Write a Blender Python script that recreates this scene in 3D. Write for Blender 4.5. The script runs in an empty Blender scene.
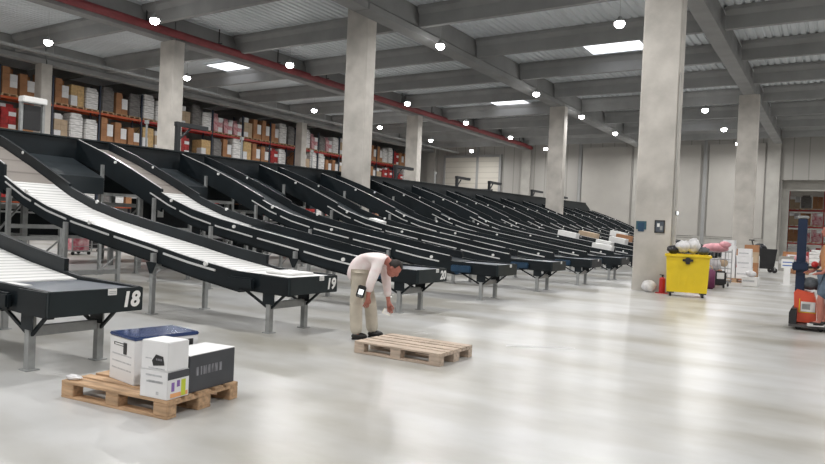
import bpy, bmesh, math, random
from mathutils import Vector, Matrix
R = random.Random(7)
SC = bpy.context.scene
COL = SC.collection
PI = math.pi

# ------------------------------------------------------------------ materials
def _new(name):
    m = bpy.data.materials.new(name); m.use_nodes = True
    nt = m.node_tree
    return m, nt, nt.nodes['Principled BSDF']

def mat(name, c, rough=0.6, metal=0.0, noise=0.0, scale=4.0, bump=0.0, c2=None, spec=0.5, stretch=None, coat=0.0, bscale=None, detail=4.0):
    m, nt, b = _new(name)
    b.inputs['Base Color'].default_value = (*c, 1)
    b.inputs['Roughness'].default_value = rough
    b.inputs['Metallic'].default_value = metal
    b.inputs['Specular IOR Level'].default_value = spec
    if coat: b.inputs['Coat Weight'].default_value = coat
    if noise or bump or c2:
        tc = nt.nodes.new('ShaderNodeTexCoord'); mp = nt.nodes.new('ShaderNodeMapping')
        nt.links.new(tc.outputs['Object'], mp.inputs['Vector'])
        if stretch: mp.inputs['Scale'].default_value = stretch
        n = nt.nodes.new('ShaderNodeTexNoise'); n.inputs['Scale'].default_value = scale
        n.inputs['Detail'].default_value = detail
        nt.links.new(mp.outputs['Vector'], n.inputs['Vector'])
        if noise or c2:
            r = nt.nodes.new('ShaderNodeValToRGB')
            a = c2 if c2 else tuple(max(0, x*(1-noise)) for x in c)
            z = c if c2 else tuple(min(1, x*(1+noise)) for x in c)
            r.color_ramp.elements[0].position = 0.32; r.color_ramp.elements[1].position = 0.68
            r.color_ramp.elements[0].color = (*a, 1); r.color_ramp.elements[1].color = (*z, 1)
            nt.links.new(n.outputs['Fac'], r.inputs['Fac'])
            nt.links.new(r.outputs['Color'], b.inputs['Base Color'])
        if bump:
            n2 = nt.nodes.new('ShaderNodeTexNoise'); n2.inputs['Scale'].default_value = bscale or scale*6
            nt.links.new(mp.outputs['Vector'], n2.inputs['Vector'])
            bp = nt.nodes.new('ShaderNodeBump'); bp.inputs['Strength'].default_value = bump
            bp.inputs['Distance'].default_value = 0.02
            nt.links.new(n2.outputs['Fac'], bp.inputs['Height'])
            nt.links.new(bp.outputs['Normal'], b.inputs['Normal'])
    return m

def emit(name, c, s):
    m, nt, b = _new(name)
    b.inputs['Base Color'].default_value = (0.8, 0.8, 0.8, 1)
    b.inputs['Emission Color'].default_value = (*c, 1)
    b.inputs['Emission Strength'].default_value = s
    return m

def banded(name, c1, c2, axis, freq, rough=0.5, bump=0.4, sharp=0.5, metal=0.0):
    """regular stripes along an object axis (rollers, panel joints)"""
    m, nt, b = _new(name)
    tc = nt.nodes.new('ShaderNodeTexCoord'); w = nt.nodes.new('ShaderNodeTexWave')
    w.wave_type = 'BANDS'; w.bands_direction = axis; w.wave_profile = 'SIN'
    w.inputs['Scale'].default_value = freq; w.inputs['Distortion'].default_value = 0
    nt.links.new(tc.outputs['Object'], w.inputs['Vector'])
    r = nt.nodes.new('ShaderNodeValToRGB')
    r.color_ramp.elements[0].position = 0.0; r.color_ramp.elements[0].color = (*c2, 1)
    r.color_ramp.elements[1].position = sharp; r.color_ramp.elements[1].color = (*c1, 1)
    nt.links.new(w.outputs['Fac'], r.inputs['Fac']); nt.links.new(r.outputs['Color'], b.inputs['Base Color'])
    bp = nt.nodes.new('ShaderNodeBump'); bp.inputs['Strength'].default_value = bump; bp.inputs['Distance'].default_value = 0.01
    nt.links.new(w.outputs['Fac'], bp.inputs['Height']); nt.links.new(bp.outputs['Normal'], b.inputs['Normal'])
    b.inputs['Roughness'].default_value = rough; b.inputs['Metallic'].default_value = metal
    return m

M = {}
def floor_material():
    m, nt, b = _new('polished_concrete')
    tc = nt.nodes.new('ShaderNodeTexCoord')
    def noise(sc, det, vec=None):
        n = nt.nodes.new('ShaderNodeTexNoise'); n.inputs['Scale'].default_value = sc; n.inputs['Detail'].default_value = det
        nt.links.new(vec or tc.outputs['Object'], n.inputs['Vector']); return n
    mp = nt.nodes.new('ShaderNodeMapping'); mp.inputs['Scale'].default_value = (1.0, 2.6, 1)
    mp.inputs['Rotation'].default_value = (0, 0, 0.35)
    nt.links.new(tc.outputs['Object'], mp.inputs['Vector'])
    n1 = noise(0.32, 6, mp.outputs['Vector']); n2 = noise(1.5, 10)
    r1 = nt.nodes.new('ShaderNodeValToRGB')
    r1.color_ramp.elements[0].position = 0.36; r1.color_ramp.elements[0].color = (0.36, 0.345, 0.305, 1)
    r1.color_ramp.elements[1].position = 0.60; r1.color_ramp.elements[1].color = (0.55, 0.552, 0.55, 1)
    nt.links.new(n1.outputs['Fac'], r1.inputs['Fac'])
    mx = nt.nodes.new('ShaderNodeMixRGB'); mx.blend_type = 'MULTIPLY'; mx.inputs['Fac'].default_value = 0.5
    r2 = nt.nodes.new('ShaderNodeValToRGB')
    r2.color_ramp.elements[0].position = 0.3; r2.color_ramp.elements[0].color = (0.74, 0.735, 0.72, 1)
    r2.color_ramp.elements[1].position = 0.65; r2.color_ramp.elements[1].color = (1, 1, 1, 1)
    nt.links.new(n2.outputs['Fac'], r2.inputs['Fac'])
    nt.links.new(r1.outputs['Color'], mx.inputs['Color1']); nt.links.new(r2.outputs['Color'], mx.inputs['Color2'])
    nt.links.new(mx.outputs['Color'], b.inputs['Base Color'])
    n3 = noise(0.5, 3)
    mr = nt.nodes.new('ShaderNodeMapRange'); mr.inputs['To Min'].default_value = 0.25; mr.inputs['To Max'].default_value = 0.34
    nt.links.new(n3.outputs['Fac'], mr.inputs['Value']); nt.links.new(mr.outputs['Result'], b.inputs['Roughness'])
    n4 = noise(1.6, 3)
    bp = nt.nodes.new('ShaderNodeBump'); bp.inputs['Strength'].default_value = 0.03; bp.inputs['Distance'].default_value = 0.02
    nt.links.new(n4.outputs['Fac'], bp.inputs['Height']); nt.links.new(bp.outputs['Normal'], b.inputs['Normal'])
    b.inputs['Specular IOR Level'].default_value = 0.42
    return m
M['floor'] = floor_material()
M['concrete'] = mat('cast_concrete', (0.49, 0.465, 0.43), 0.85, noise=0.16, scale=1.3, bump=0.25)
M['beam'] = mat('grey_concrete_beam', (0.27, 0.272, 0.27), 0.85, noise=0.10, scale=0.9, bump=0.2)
M['roof'] = mat('painted_roof_steel', (0.64, 0.675, 0.70), 0.5, noise=0.06, scale=0.6)
M['wallp'] = banded('wall_panel', (0.33, 0.32, 0.30), (0.23, 0.225, 0.21), 'X', 0.28, 0.7, 0.15, 0.03)
M['plinth'] = mat('plinth_concrete', (0.37, 0.36, 0.335), 0.85, noise=0.1, scale=1.0)
M['panel'] = mat('cream_wall_panel', (0.37, 0.355, 0.33), 0.65, noise=0.04, scale=.8)
M['doorp'] = banded('door_panel', (0.50, 0.475, 0.42), (0.36, 0.34, 0.30), 'Z', 0.55, 0.6, 0.2, 0.05)
M['dark'] = mat('dark_opening', (0.02, 0.022, 0.025), 0.7)
M['chute'] = mat('black_painted_steel', (0.005, 0.009, 0.012), 0.5, noise=0.3, scale=2.0, spec=0.32)
M['chute_face'] = mat('dark_green_grey_steel', (0.012, 0.019, 0.022), 0.5, noise=0.15, scale=3, spec=0.35)
M['tray'] = mat('slate_grey_tray', (0.085, 0.10, 0.125), 0.38, noise=0.1, scale=3)
M['rollers'] = banded('white_rollers', (0.78, 0.78, 0.77), (0.42, 0.42, 0.42), 'X', 2.1, 0.35, 0.35, 0.35)
M['slide'] = banded('worn_slide_plate', (0.25, 0.225, 0.205), (0.15, 0.13, 0.12), 'X', 0.42, 0.42, 0.1, 0.06)
M['slide_dark'] = banded('dark_slide_plate', (0.022, 0.029, 0.034), (0.012, 0.016, 0.019), 'X', 0.42, 0.42, 0.1, 0.06)
M['alu'] = mat('bright_aluminium', (0.80, 0.80, 0.80), 0.32, metal=0.35, noise=0.04)
M['galv'] = mat('galvanised_steel', (0.34, 0.35, 0.35), 0.5, metal=0.35, noise=0.12, scale=8)
M['white'] = mat('white_plastic', (0.80, 0.80, 0.79), 0.45, noise=0.04)
M['stripwhite'] = mat('bright_paper', (0.95, 0.95, 0.95), 0.7)
M['letter'] = mat('white_letters', (0.85, 0.85, 0.84), 0.5)
M['motor'] = mat('dark_blue_motor', (0.015, 0.05, 0.10), 0.4, noise=0.2)
M['redpipe'] = mat('red_pipe_paint', (0.20, 0.035, 0.04), 0.6, noise=0.12, scale=2)
M['black'] = mat('black_plastic', (0.018, 0.018, 0.02), 0.45, noise=0.15)
M['wood'] = mat('pallet_pine', (0.50, 0.33, 0.20), 0.8, noise=0.28, scale=3, bump=0.3, stretch=(1, 9, 9))
M['wood_grey'] = mat('weathered_pallet_pine', (0.52, 0.42, 0.34), 0.85, noise=0.25, scale=3, bump=0.3, stretch=(1, 9, 9))
M['card'] = mat('brown_cardboard', (0.40, 0.20, 0.10), 0.85, noise=0.15, scale=2)
M['card_light'] = mat('pale_cardboard', (0.52, 0.40, 0.28), 0.85, noise=0.12, scale=2)
M['wrap'] = mat('white_stretch_wrap', (0.82, 0.81, 0.80), 0.3, noise=0.22, scale=3, bump=0.5, stretch=(1, 1, 4))
M['greywrap'] = mat('grey_stretch_wrap', (0.17, 0.16, 0.155), 0.3, noise=0.35, scale=3, bump=0.5, stretch=(1, 1, 4))
M['pinkgoods'] = mat('magenta_cartons', (0.50, 0.07, 0.12), 0.6, c2=(0.72, 0.55, 0.55), scale=5)
M['redgoods'] = mat('red_cartons', (0.50, 0.03, 0.03), 0.6, c2=(0.25, 0.02, 0.02), scale=4)
M['tan'] = mat('tan_sacks', (0.62, 0.42, 0.20), 0.7, noise=0.2, scale=5)
M['rack_orange'] = mat('orange_rack_beam', (0.50, 0.09, 0.025), 0.45, noise=0.1)
M['rack_red'] = mat('red_rack_beam', (0.42, 0.025, 0.02), 0.45, noise=0.1)
M['rack_post'] = mat('dark_blue_rack_post', (0.025, 0.035, 0.06), 0.5, noise=0.1)
M['bin'] = mat('yellow_bin_plastic', (0.80, 0.58, 0.02), 0.38, noise=0.06, scale=2)
M['bag'] = mat('white_rubbish_bag', (0.66, 0.65, 0.66), 0.35, noise=0.2, scale=8, bump=0.6, bscale=14)
M['blackbag'] = mat('black_rubbish_bag', (0.02, 0.02, 0.025), 0.3, bump=0.6, bscale=14)
M['purple'] = mat('purple_bag', (0.16, 0.03, 0.09), 0.6, noise=0.2)
M['pink'] = mat('pink_fabric', (0.68, 0.34, 0.38), 0.8, noise=0.2, scale=6, bump=0.5)
M['red'] = mat('signal_red', (0.45, 0.02, 0.02), 0.35)
M['truck'] = mat('orange_red_truck_paint', (0.72, 0.10, 0.05), 0.35, noise=0.06, scale=3)
M['navy'] = mat('navy_steel', (0.008, 0.02, 0.055), 0.4, noise=0.1)
M['greybag'] = mat('grey_quilted_bag', (0.10, 0.11, 0.12), 0.7, noise=0.35, scale=9, bump=0.5)
M['steelplate'] = mat('dark_tread_plate', (0.09, 0.085, 0.085), 0.45, noise=0.2, bump=0.3, bscale=60)
M['skin'] = mat('skin', (0.45, 0.17, 0.13), 0.55, noise=0.06, scale=6)
M['hair'] = mat('dark_hair', (0.02, 0.014, 0.012), 0.7, noise=0.3, scale=40)
M['shirt'] = mat('white_pink_check_shirt', (0.80, 0.66, 0.66), 0.8, c2=(0.86, 0.80, 0.79), scale=9, bump=0.25, bscale=12)
M['chino'] = mat('beige_trousers', (0.54, 0.49, 0.41), 0.85, noise=0.09, scale=7, bump=0.3, bscale=14)
M['denim'] = mat('blue_grey_denim', (0.10, 0.14, 0.19), 0.85, noise=0.2, scale=10, bump=0.3)
M['ochre'] = mat('ochre_work_shirt', (0.50, 0.24, 0.11), 0.85, noise=0.12, scale=8)
M['shoe'] = mat('black_leather', (0.015, 0.013, 0.012), 0.4)
M['bluelid'] = mat('dark_blue_lid', (0.010, 0.022, 0.10), 0.15, c2=(0.02, 0.05, 0.16), scale=3)
M['cartonwhite'] = mat('white_printed_carton', (0.78, 0.78, 0.79), 0.55, noise=0.03, scale=6)
M['cartondark'] = mat('dark_grey_carton', (0.06, 0.063, 0.072), 0.6, noise=0.12, scale=4)
M['cartontext'] = mat('grey_carton_print', (0.30, 0.30, 0.33), 0.6, c2=(0.09, 0.09, 0.10), scale=18, stretch=(4, 4, .6))
M['printgrey'] = mat('grey_print_lines', (0.42, 0.43, 0.45), 0.6, c2=(0.62, 0.62, 0.64), scale=30)
M['lime'] = mat('lime_print', (0.55, 0.62, 0.05), 0.5)
M['violet'] = mat('violet_print', (0.25, 0.14, 0.42), 0.5)
M['orangep'] = mat('orange_print', (0.80, 0.40, 0.18), 0.5)
M['paper'] = mat('cream_paper', (0.85, 0.80, 0.62), 0.6)
M['screen'] = emit('lit_screen', (0.9, 0.97, 1.0), 2.0)
M['lamp'] = emit('led_lens', (1.0, 0.985, 0.965), 60.0)
M['sky'] = emit('daylit_skylight', (0.93, 0.95, 1.0), 5.0)
M['teal'] = mat('teal_sign', (0.03, 0.09, 0.12), 0.5)
M['blueprint'] = mat('blue_sign_print', (0.03, 0.12, 0.42), 0.5)

# ------------------------------------------------------------------ mesh helpers
class MB:
    def __init__(s): s.bm = bmesh.new(); s.mats = []
    def mi(s, m):
        if m is None: return 0
        if m not in s.mats: s.mats.append(m)
        return s.mats.index(m)
    def _tag(s, vs, m):
        i = s.mi(m); fs = set()
        for v in vs: fs.update(v.link_faces)
        for f in fs: f.material_index = i
        return fs
    def box(s, x0, x1, y0, y1, z0, z1, m=None, bev=0.0, rz=0.0, mtx=None):
        c = Vector(((x0+x1)/2, (y0+y1)/2, (z0+z1)/2))
        g = bmesh.ops.create_cube(s.bm, size=1)
        vs = g['verts']
        bmesh.ops.scale(s.bm, vec=(abs(x1-x0), abs(y1-y0), abs(z1-z0)), verts=vs)
        if rz: bmesh.ops.rotate(s.bm, cent=(0, 0, 0), matrix=Matrix.Rotation(rz, 3, 'Z'), verts=vs)
        bmesh.ops.translate(s.bm, vec=c, verts=vs)
        s._tag(vs, m)
        if bev:
            es = set()
            for v in vs: es.update(v.link_edges)
            r = bmesh.ops.bevel(s.bm, geom=list(es), offset=bev, segments=2, affect='EDGES', clamp_overlap=True)
            i = s.mi(m)
            for f in r['faces']: f.material_index = i
            vs = r['verts'] or vs
        if mtx is not None: pass
        return vs
    def tube(s, p, q, r, m=None, seg=8, r2=None, caps=True):
        p = Vector(p); q = Vector(q); d = q-p
        if d.length < 1e-6: return
        g = bmesh.ops.create_cone(s.bm, cap_ends=caps, segments=seg, radius1=r, radius2=r if r2 is None else r2, depth=d.length)
        vs = g['verts']
        rot = d.to_track_quat('Z', 'Y').to_matrix()
        bmesh.ops.rotate(s.bm, cent=(0, 0, 0), matrix=rot, verts=vs)
        bmesh.ops.translate(s.bm, vec=(p+q)/2, verts=vs); s._tag(vs, m); return vs
    def bar(s, p, q, w, h, m=None):
        """rectangular bar from p to q"""
        p = Vector(p); q = Vector(q); d = q-p
        g = bmesh.ops.create_cube(s.bm, size=1); vs = g['verts']
        bmesh.ops.scale(s.bm, vec=(w, h, d.length), verts=vs)
        rot = d.to_track_quat('Z', 'Y').to_matrix()
        bmesh.ops.rotate(s.bm, cent=(0, 0, 0), matrix=rot, verts=vs)
        bmesh.ops.translate(s.bm, vec=(p+q)/2, verts=vs); s._tag(vs, m); return vs
    def ball(s, c, r, m=None, sc=(1, 1, 1), seg=12, jit=0.0, rnd=None):
        g = bmesh.ops.create_uvsphere(s.bm, u_segments=seg, v_segments=max(6, seg*2//3), radius=r); vs = g['verts']
        if jit:
            for v in vs: v.co *= 1+(rnd or R).uniform(-jit, jit)
        bmesh.ops.scale(s.bm, vec=sc, verts=vs); bmesh.ops.translate(s.bm, vec=c, verts=vs); s._tag(vs, m); return vs
    def prism(s, pts, axis, a, b, m=None):
        """extrude polygon pts (2D) along axis from a to b"""
        def mk(u, v, t):
            return {'x': (t, u, v), 'y': (u, t, v), 'z': (u, v, t)}[axis]
        A = [s.bm.verts.new(mk(u, v, a)) for u, v in pts]; B = [s.bm.verts.new(mk(u, v, b)) for u, v in pts]
        i = s.mi(m); n = len(pts); fs = [s.bm.faces.new(A), s.bm.faces.new(B[::-1])]
        for k in range(n): fs.append(s.bm.faces.new((A[k], B[k], B[(k+1) % n], A[(k+1) % n])))
        for f in fs: f.material_index = i
        return A+B
    def strip(s, prof, y0, y1, lo, hi, m=None):
        """ribbon solid following prof [(x,z)...] between y0..y1 and offsets lo..hi in z"""
        i = s.mi(m); rows = []
        for x, z in prof:
            rows.append([s.bm.verts.new((x, y0, z+lo)), s.bm.verts.new((x, y1, z+lo)), s.bm.verts.new((x, y1, z+hi)), s.bm.verts.new((x, y0, z+hi))])
        fs = [s.bm.faces.new(rows[0]), s.bm.faces.new(rows[-1][::-1])]
        for a, b in zip(rows, rows[1:]):
            for k in range(4): fs.append(s.bm.faces.new((a[k], b[k], b[(k+1) % 4], a[(k+1) % 4])))
        for f in fs: f.material_index = i
    def done(s, name, m=None, parent=None, loc=None, rz=0.0, smooth=False):
        bmesh.ops.recalc_face_normals(s.bm, faces=s.bm.faces)
        me = bpy.data.meshes.new(name); s.bm.to_mesh(me); s.bm.free()
        if s.mats:
            for k in s.mats: me.materials.append(M[k])
        elif m: me.materials.append(M[m])
        if smooth:
            for p in me.polygons: p.use_smooth = True
        o = bpy.data.objects.new(name, me); COL.objects.link(o)
        if parent: o.parent = parent
        if loc: o.location = loc
        if rz: o.rotation_euler = (0, 0, rz)
        return o

def tag(o, label=None, cat=None, group=None, kind=None):
    if label: o['label'] = label
    if cat: o['category'] = cat
    if group: o['group'] = group
    if kind: o['kind'] = kind
    return o
def thing(name, label, cat, loc=(0, 0, 0), rz=0, group=None):
    o = bpy.data.objects.new(name, None); COL.objects.link(o); o.empty_display_size = 0.2
    o.location = loc; o.rotation_euler = (0, 0, rz)
    return tag(o, label, cat, group)
def copy_tree(o, parent=None):
    c = o.copy(); COL.objects.link(c)
    if parent: c.parent = parent
    for ch in list(o.children): copy_tree(ch, c)
    return c
def struct(o): o['kind'] = 'structure'; return o
def dup(o, loc, rz=None, label=None, group=None):
    c = copy_tree(o); c.location = loc
    if rz is not None: c.rotation_euler = (0, 0, rz)
    if label: c['label'] = label
    if group: c['group'] = group
    return c
TENS = ['', '', 'twenty', 'thirty', 'forty', 'fifty']
def ordn(i):
    n = i+1
    if n <= 20: return ORD[i]
    t, u = divmod(n, 10)
    return {3: 'thirtieth', 4: 'fortieth', 5: 'fiftieth'}[t] if u == 0 else TENS[t]+'-'+ORD[u-1]
ORD = ['first', 'second', 'third', 'fourth', 'fifth', 'sixth', 'seventh', 'eighth', 'ninth', 'tenth', 'eleventh', 'twelfth',
       'thirteenth', 'fourteenth', 'fifteenth', 'sixteenth', 'seventeenth', 'eighteenth', 'nineteenth', 'twentieth']

# ------------------------------------------------------------------ camera
cd = bpy.data.cameras.new('camera'); cam = bpy.data.objects.new('camera', cd); COL.objects.link(cam); SC.camera = cam
F = 1.1034*600; yaw, pit, roll, H = 0.5603, -0.0138, -0.0438, 1.5656
fw = Vector((-math.sin(yaw)*math.cos(pit), math.cos(yaw)*math.cos(pit), math.sin(pit)))
rt = Vector((math.cos(yaw), math.sin(yaw), 0)); up = rt.cross(fw)
r2 = math.cos(roll)*rt-math.sin(roll)*up; u2 = math.sin(roll)*rt+math.cos(roll)*up
cam.matrix_world = Matrix(((r2.x, u2.x, -fw.x, 0), (r2.y, u2.y, -fw.y, 0), (r2.z, u2.z, -fw.z, H), (0, 0, 0, 1)))
cd.sensor_width = 36; cd.lens = F/825*36; cd.shift_x = -10.27/825; cd.shift_y = 3.7/825
cd.clip_end = 300; cd.clip_start = 0.05

# ------------------------------------------------------------------ shell
XL, XR, YB, YF = -46.0, 16.0, -14.0, 61.4
ROOF = 10.75
b = MB(); b.box(XL, XR, YB, 90, -0.2, 0.0); struct(b.done('floor', 'floor'))
# corrugated roof
b = MB(); x = XL; pr = []
while x < XR:
    pr += [(x, ROOF), (x+.17, ROOF), (x+.21, ROOF+.07), (x+.29, ROOF+.07)]; x += .33
pr += [(x, ROOF)]
poly = pr+[(pr[-1][0], ROOF+.3), (XL, ROOF+.3)]
vsA = [b.bm.verts.new((u, YB, v)) for u, v in pr]; vsB = [b.bm.verts.new((u, YF+.4, v)) for u, v in pr]
for k in range(len(pr)-1): b.bm.faces.new((vsA[k], vsA[k+1], vsB[k+1], vsB[k]))
b.box(XL, XR, YB, YF+.4, ROOF+.15, ROOF+.3)
struct(b.done('ceiling', 'roof'))
def wallbox(name, x0, x1, y0, y1, z0, z1, m): b = MB(); b.box(x0, x1, y0, y1, z0, z1); return struct(b.done(name, m))
wallbox('wall_left', XL-.3, XL, YB, YF, 0, ROOF+.1, 'wallp')
wallbox('wall_right', XR, XR+.3, YB, YF, 0, ROOF+.1, 'wallp')
wallbox('wall_back', XL, XR, YB-.3, YB, 0, ROOF+.1, 'wallp')
# far wall with the tall opening at its right end
b = MB()
b.box(XL, -4.1, YF, YF+.25, 0, ROOF+.1); b.box(-4.1, 3.6, YF, YF+.25, 6.65, ROOF+.1); b.box(3.6, XR, YF, YF+.25, 0, ROOF+.1)
struct(b.done('wall_far', 'wallp'))
b = MB()
b.box(-4.6, -3.6, YF+1.1, YF+1.35, 0, 7.4); b.box(-3.6, 3.1, YF+1.1, YF+1.35, 5.84, 7.4); b.box(3.1, 4.1, YF+1.1, YF+1.35, 0, 7.4)
b.box(-4.3, -4.1, YF+.25, YF+1.1, 0, 7.2); b.box(3.6, 3.8, YF+.25, YF+1.1, 0, 7.2); b.box(-4.3, 3.8, YF+.25, YF+1.1, 6.8, 7.2)
struct(b.done('trim_1', 'plinth'))
# plinth of the far wall
b = MB(); b.box(XL, -4.1, YF-.10, YF, 0, 1.66); b.box(XL, -4.1, YF-.16, YF, 1.66, 1.76)
struct(b.done('baseboard_far', 'plinth'))
# second hall behind the opening
wallbox('wall_beyond', -14, 13, 88, 88.3, 0, 8.5, 'plinth'); wallbox('wall_beyond_left', -14.3, -14, YF+1.35, 88, 0, 8.5, 'plinth')
wallbox('wall_beyond_right', 13, 13.3, YF+1.35, 88, 0, 8.5, 'plinth')
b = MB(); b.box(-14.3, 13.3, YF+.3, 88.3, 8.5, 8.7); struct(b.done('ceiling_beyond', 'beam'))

# columns
def column(x, y, wx=1.02, wy=.6, z1=9.6, name='concrete_column'):
    b = MB()
    pts = []
    c = .035
    for sx, sy in ((-1, -1), (1, -1), (1, 1), (-1, 1)):
        a = (x+sx*wx/2, y+sy*(wy/2-c)); d = (x+sx*(wx/2-c), y+sy*wy/2)
        pts += ([a, d] if sx*sy < 0 else [a, d])[::1 if (sx*sy > 0) else -1]
    # order corners counter-clockwise
    cx = [(math.atan2((q[1]-y)/wy, (q[0]-x)/wx), q) for q in pts]; pts = [q for _, q in sorted(cx)]
    b.prism(pts, 'z', 0, z1, 'concrete')
    o = b.done(name); return o
GX = [-37.65, -26.6, -15.57, -4.5, 6.55]
GYs = [-1.0, 19.8, 40.6]
cl = {(-4.5, 19.8): 'broad pale concrete column beside the yellow bin, nearest to the camera',
      (-4.5, 40.6): 'concrete column standing far right behind the white stacked goods',
      (-15.57, 19.8): 'tall pale concrete column rising behind the black chutes at picture centre-left',
      (-15.57, 40.6): 'slim concrete column rising behind the far chutes in front of the far wall',
      (-26.6, 19.8): 'grey concrete column by the red pipe in front of the left racks',
      (-26.6, 40.6): 'concrete column under the far end of the red pipe',
      (-37.65, 19.8): 'shadowed concrete column close to the racks at the far left',
      (-37.65, 40.6): 'shadowed concrete column close to the racks, left of the tall central column'}
for gx in GX:
    for gy in GYs:
        if gy < 0 and gx < 6: 
            if gx < -5: continue
        X, Y = gx, gy; wx = 1.02
        if (gx, gy) == (-15.57, 19.8): X, Y, wx = -16.45, 20.98, 1.06
        if (gx, gy) == (-4.5, 19.8): wx = 1.06
        if gx < -30: wx = .7
        o = column(X, Y, wx, z1=ROOF-.02 if X == -16.45 else 9.6)
        lab = cl.get((gx, gy))
        struct(o)
        if lab: tag(o, lab, 'column', 'concrete columns of the hall')
# pilasters in the far wall
for gx in (-43.1, -37.65, -32.1, -26.6, -21.1, -15.57, -10.0, -4.75):
    w = .95 if gx in (-37.65, -26.6, -15.57, -4.75) else .28
    b = MB(); b.box(gx-w/2, gx+w/2, YF-.34 if w > .5 else YF-.2, YF-.165, 0, 10.2); struct(b.done('wall_pilaster', 'plinth' if w > .5 else 'beam'))
# girders along Y and cross beams along X
def ibeam(w_top, w_bot, z0, z1, web=.16, fl=.22):
    return [(-w_bot/2, z0), (w_bot/2, z0), (w_bot/2, z0+fl), (web/2+.06, z0+fl+.12), (web/2+.06, z1-.3), (w_top/2, z1-.16), (w_top/2, z1),
            (-w_top/2, z1), (-w_top/2, z1-.16), (-web/2-.06, z1-.3), (-web/2-.06, z0+fl+.12), (-w_bot/2, z0+fl)]
for gx in GX:
    w = .70 if gx == -15.57 else .62
    for y0, y1 in ((YB, 19.75), (19.8, 40.55), (40.6, YF-.36)):
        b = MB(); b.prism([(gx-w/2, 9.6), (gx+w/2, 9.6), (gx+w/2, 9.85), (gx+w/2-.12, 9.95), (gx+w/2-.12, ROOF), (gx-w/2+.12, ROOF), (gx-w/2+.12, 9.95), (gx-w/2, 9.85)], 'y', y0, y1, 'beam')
        struct(b.done('roof_girder'))
BY = [23.4+5.2*k for k in range(-7, 8)]
for by in BY:
    if by > YF-1: continue
    ends = [XL]+GX+[XR]
    for x0, x1 in zip(ends, ends[1:]):
        xa = x0+(.33 if x0 != XL else 0); xb = x1-(.33 if x1 != XR else 0)
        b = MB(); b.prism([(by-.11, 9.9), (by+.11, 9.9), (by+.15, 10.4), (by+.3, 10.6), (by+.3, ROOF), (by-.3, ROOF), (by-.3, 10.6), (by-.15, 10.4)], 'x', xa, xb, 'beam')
        struct(b.done('roof_cross_beam'))
# skylights
def skylight(x0, x1, y0, y1):
    b = MB(); b.box(x0, x1, y0, y1, ROOF-.05, ROOF-.01); o = b.done('window_1', 'sky'); struct(o)
    f = MB()
    for a in ((x0-.08, x0, y0-.08, y1+.08), (x1, x1+.08, y0-.08, y1+.08), (x0, x1, y0-.08, y0), (x0, x1, y1, y1+.08)): f.box(*a, ROOF-.09, ROOF-.01)
    f.done('window_frame', 'roof', o)
    return o
skylight(-10.95, -8.25, 30.0, 33.0); skylight(-32.6, -30.3, 26.6, 28.3); skylight(-10.9, -8.3, 52.6, 53.6); skylight(-21.6, -19.0, 42.6, 44.2)
# far wall doors
b = MB(); b.box(-35.9, -29.6, YF-.16, YF-.02, 1.76, 9.0); d = struct(b.done('door_1', 'doorp'))
f = MB(); f.box(-34.6, -30.2, YF-.22, YF-.165, 4.3, 5.7); f.done('door_window', 'dark', d)
f = MB(); f.box(-36.15, -35.9, YF-.25, YF-.02, 1.76, 9.25); f.box(-29.6, -29.35, YF-.25, YF-.02, 1.76, 9.25); f.box(-35.9, -29.6, YF-.25, YF-.02, 9.0, 9.25); f.done('door_frame', 'beam', d)
for n, (x0, x1) in enumerate(((-9.7, -7.2), (-14.8, -10.4), (-20.9, -16.3), (-7.0, -5.4))):
    b = MB(); b.box(x0, x1, YF-.12, YF-.02, 1.80, 9.7); struct(b.done('door_%d' % (n+2), 'panel'))

# ------------------------------------------------------------------ lamps
def lamp_proto():
    t = thing('high_bay_lamp', 'x', 'ceiling lamp', (0, 0, 0))
    b = MB(); b.tube((0, 0, .02), (0, 0, .10), .17, 'galv', 20); b.tube((0, 0, .10), (0, 0, .22), .10, 'galv', 12, r2=.05)
    for k in range(8):
        a = k*PI/4; b.box(.06*math.cos(a)-.01, .06*math.cos(a)+.01, .06*math.sin(a)-.01, .06*math.sin(a)+.01, .10, .2, 'galv')
    b.done('housing', parent=t)
    b = MB(); b.ball((0, 0, -.04), .185, 'lamp', (1, 1, .8), 20); b.done('lens', parent=t, smooth=True)
    b = MB(); b.tube((0, 0, .2), (0, 0, 1.35), .006, 'galv', 6); b.done('cord', parent=t)
    return t
LP = lamp_proto()
LROWS = [(-30.9, 'beside the left racks'), (-23.2, 'near the red pipe'), (-14.6, 'above the chutes'),
         (-7.05, 'above the open floor'), (2.0, 'added right of camera'), (10.0, 'added by right wall')]  # the two rows right of the camera are unseen, added for their light
LY = [-8.0, 0.0, 8.0, 16.4, 24.0, 34.5, 42.2, 49.9, 57.6]  # nearest three of each row are out of view, added to light the hall
first = True
area = bpy.data.lights.new('lamp_light', 'AREA'); area.shape = 'DISK'; area.size = .34; area.energy = 330; area.color = (1.0, .985, .965)
pt = bpy.data.lights.new('lamp_spill', 'POINT'); pt.energy = 24; pt.shadow_soft_size = .12; pt.color = (1.0, .985, .965)
LZ = 9.25
for x, rowname in LROWS:
    for i, y in enumerate(LY):
        if x == -38.9 and i not in (3, 5, 7): continue
        if x == 10.0 and i % 2: continue
        if first: o = LP; first = False
        else: o = copy_tree(LP)
        o.location = (x, y, LZ)
        far = len(LY)-1-i
        o['label'] = 'round high bay lamp in the row %s, %s from the far wall' % (rowname, ORD[far])
        o['group'] = 'high bay lamps under the roof'
        l = bpy.data.objects.new('lamp_light', area); COL.objects.link(l); l.parent = o; l.location = (0, 0, -.2)
        p = bpy.data.objects.new('lamp_spill', pt); COL.objects.link(p); p.parent = o; p.location = (0, 0, -.26)
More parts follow.
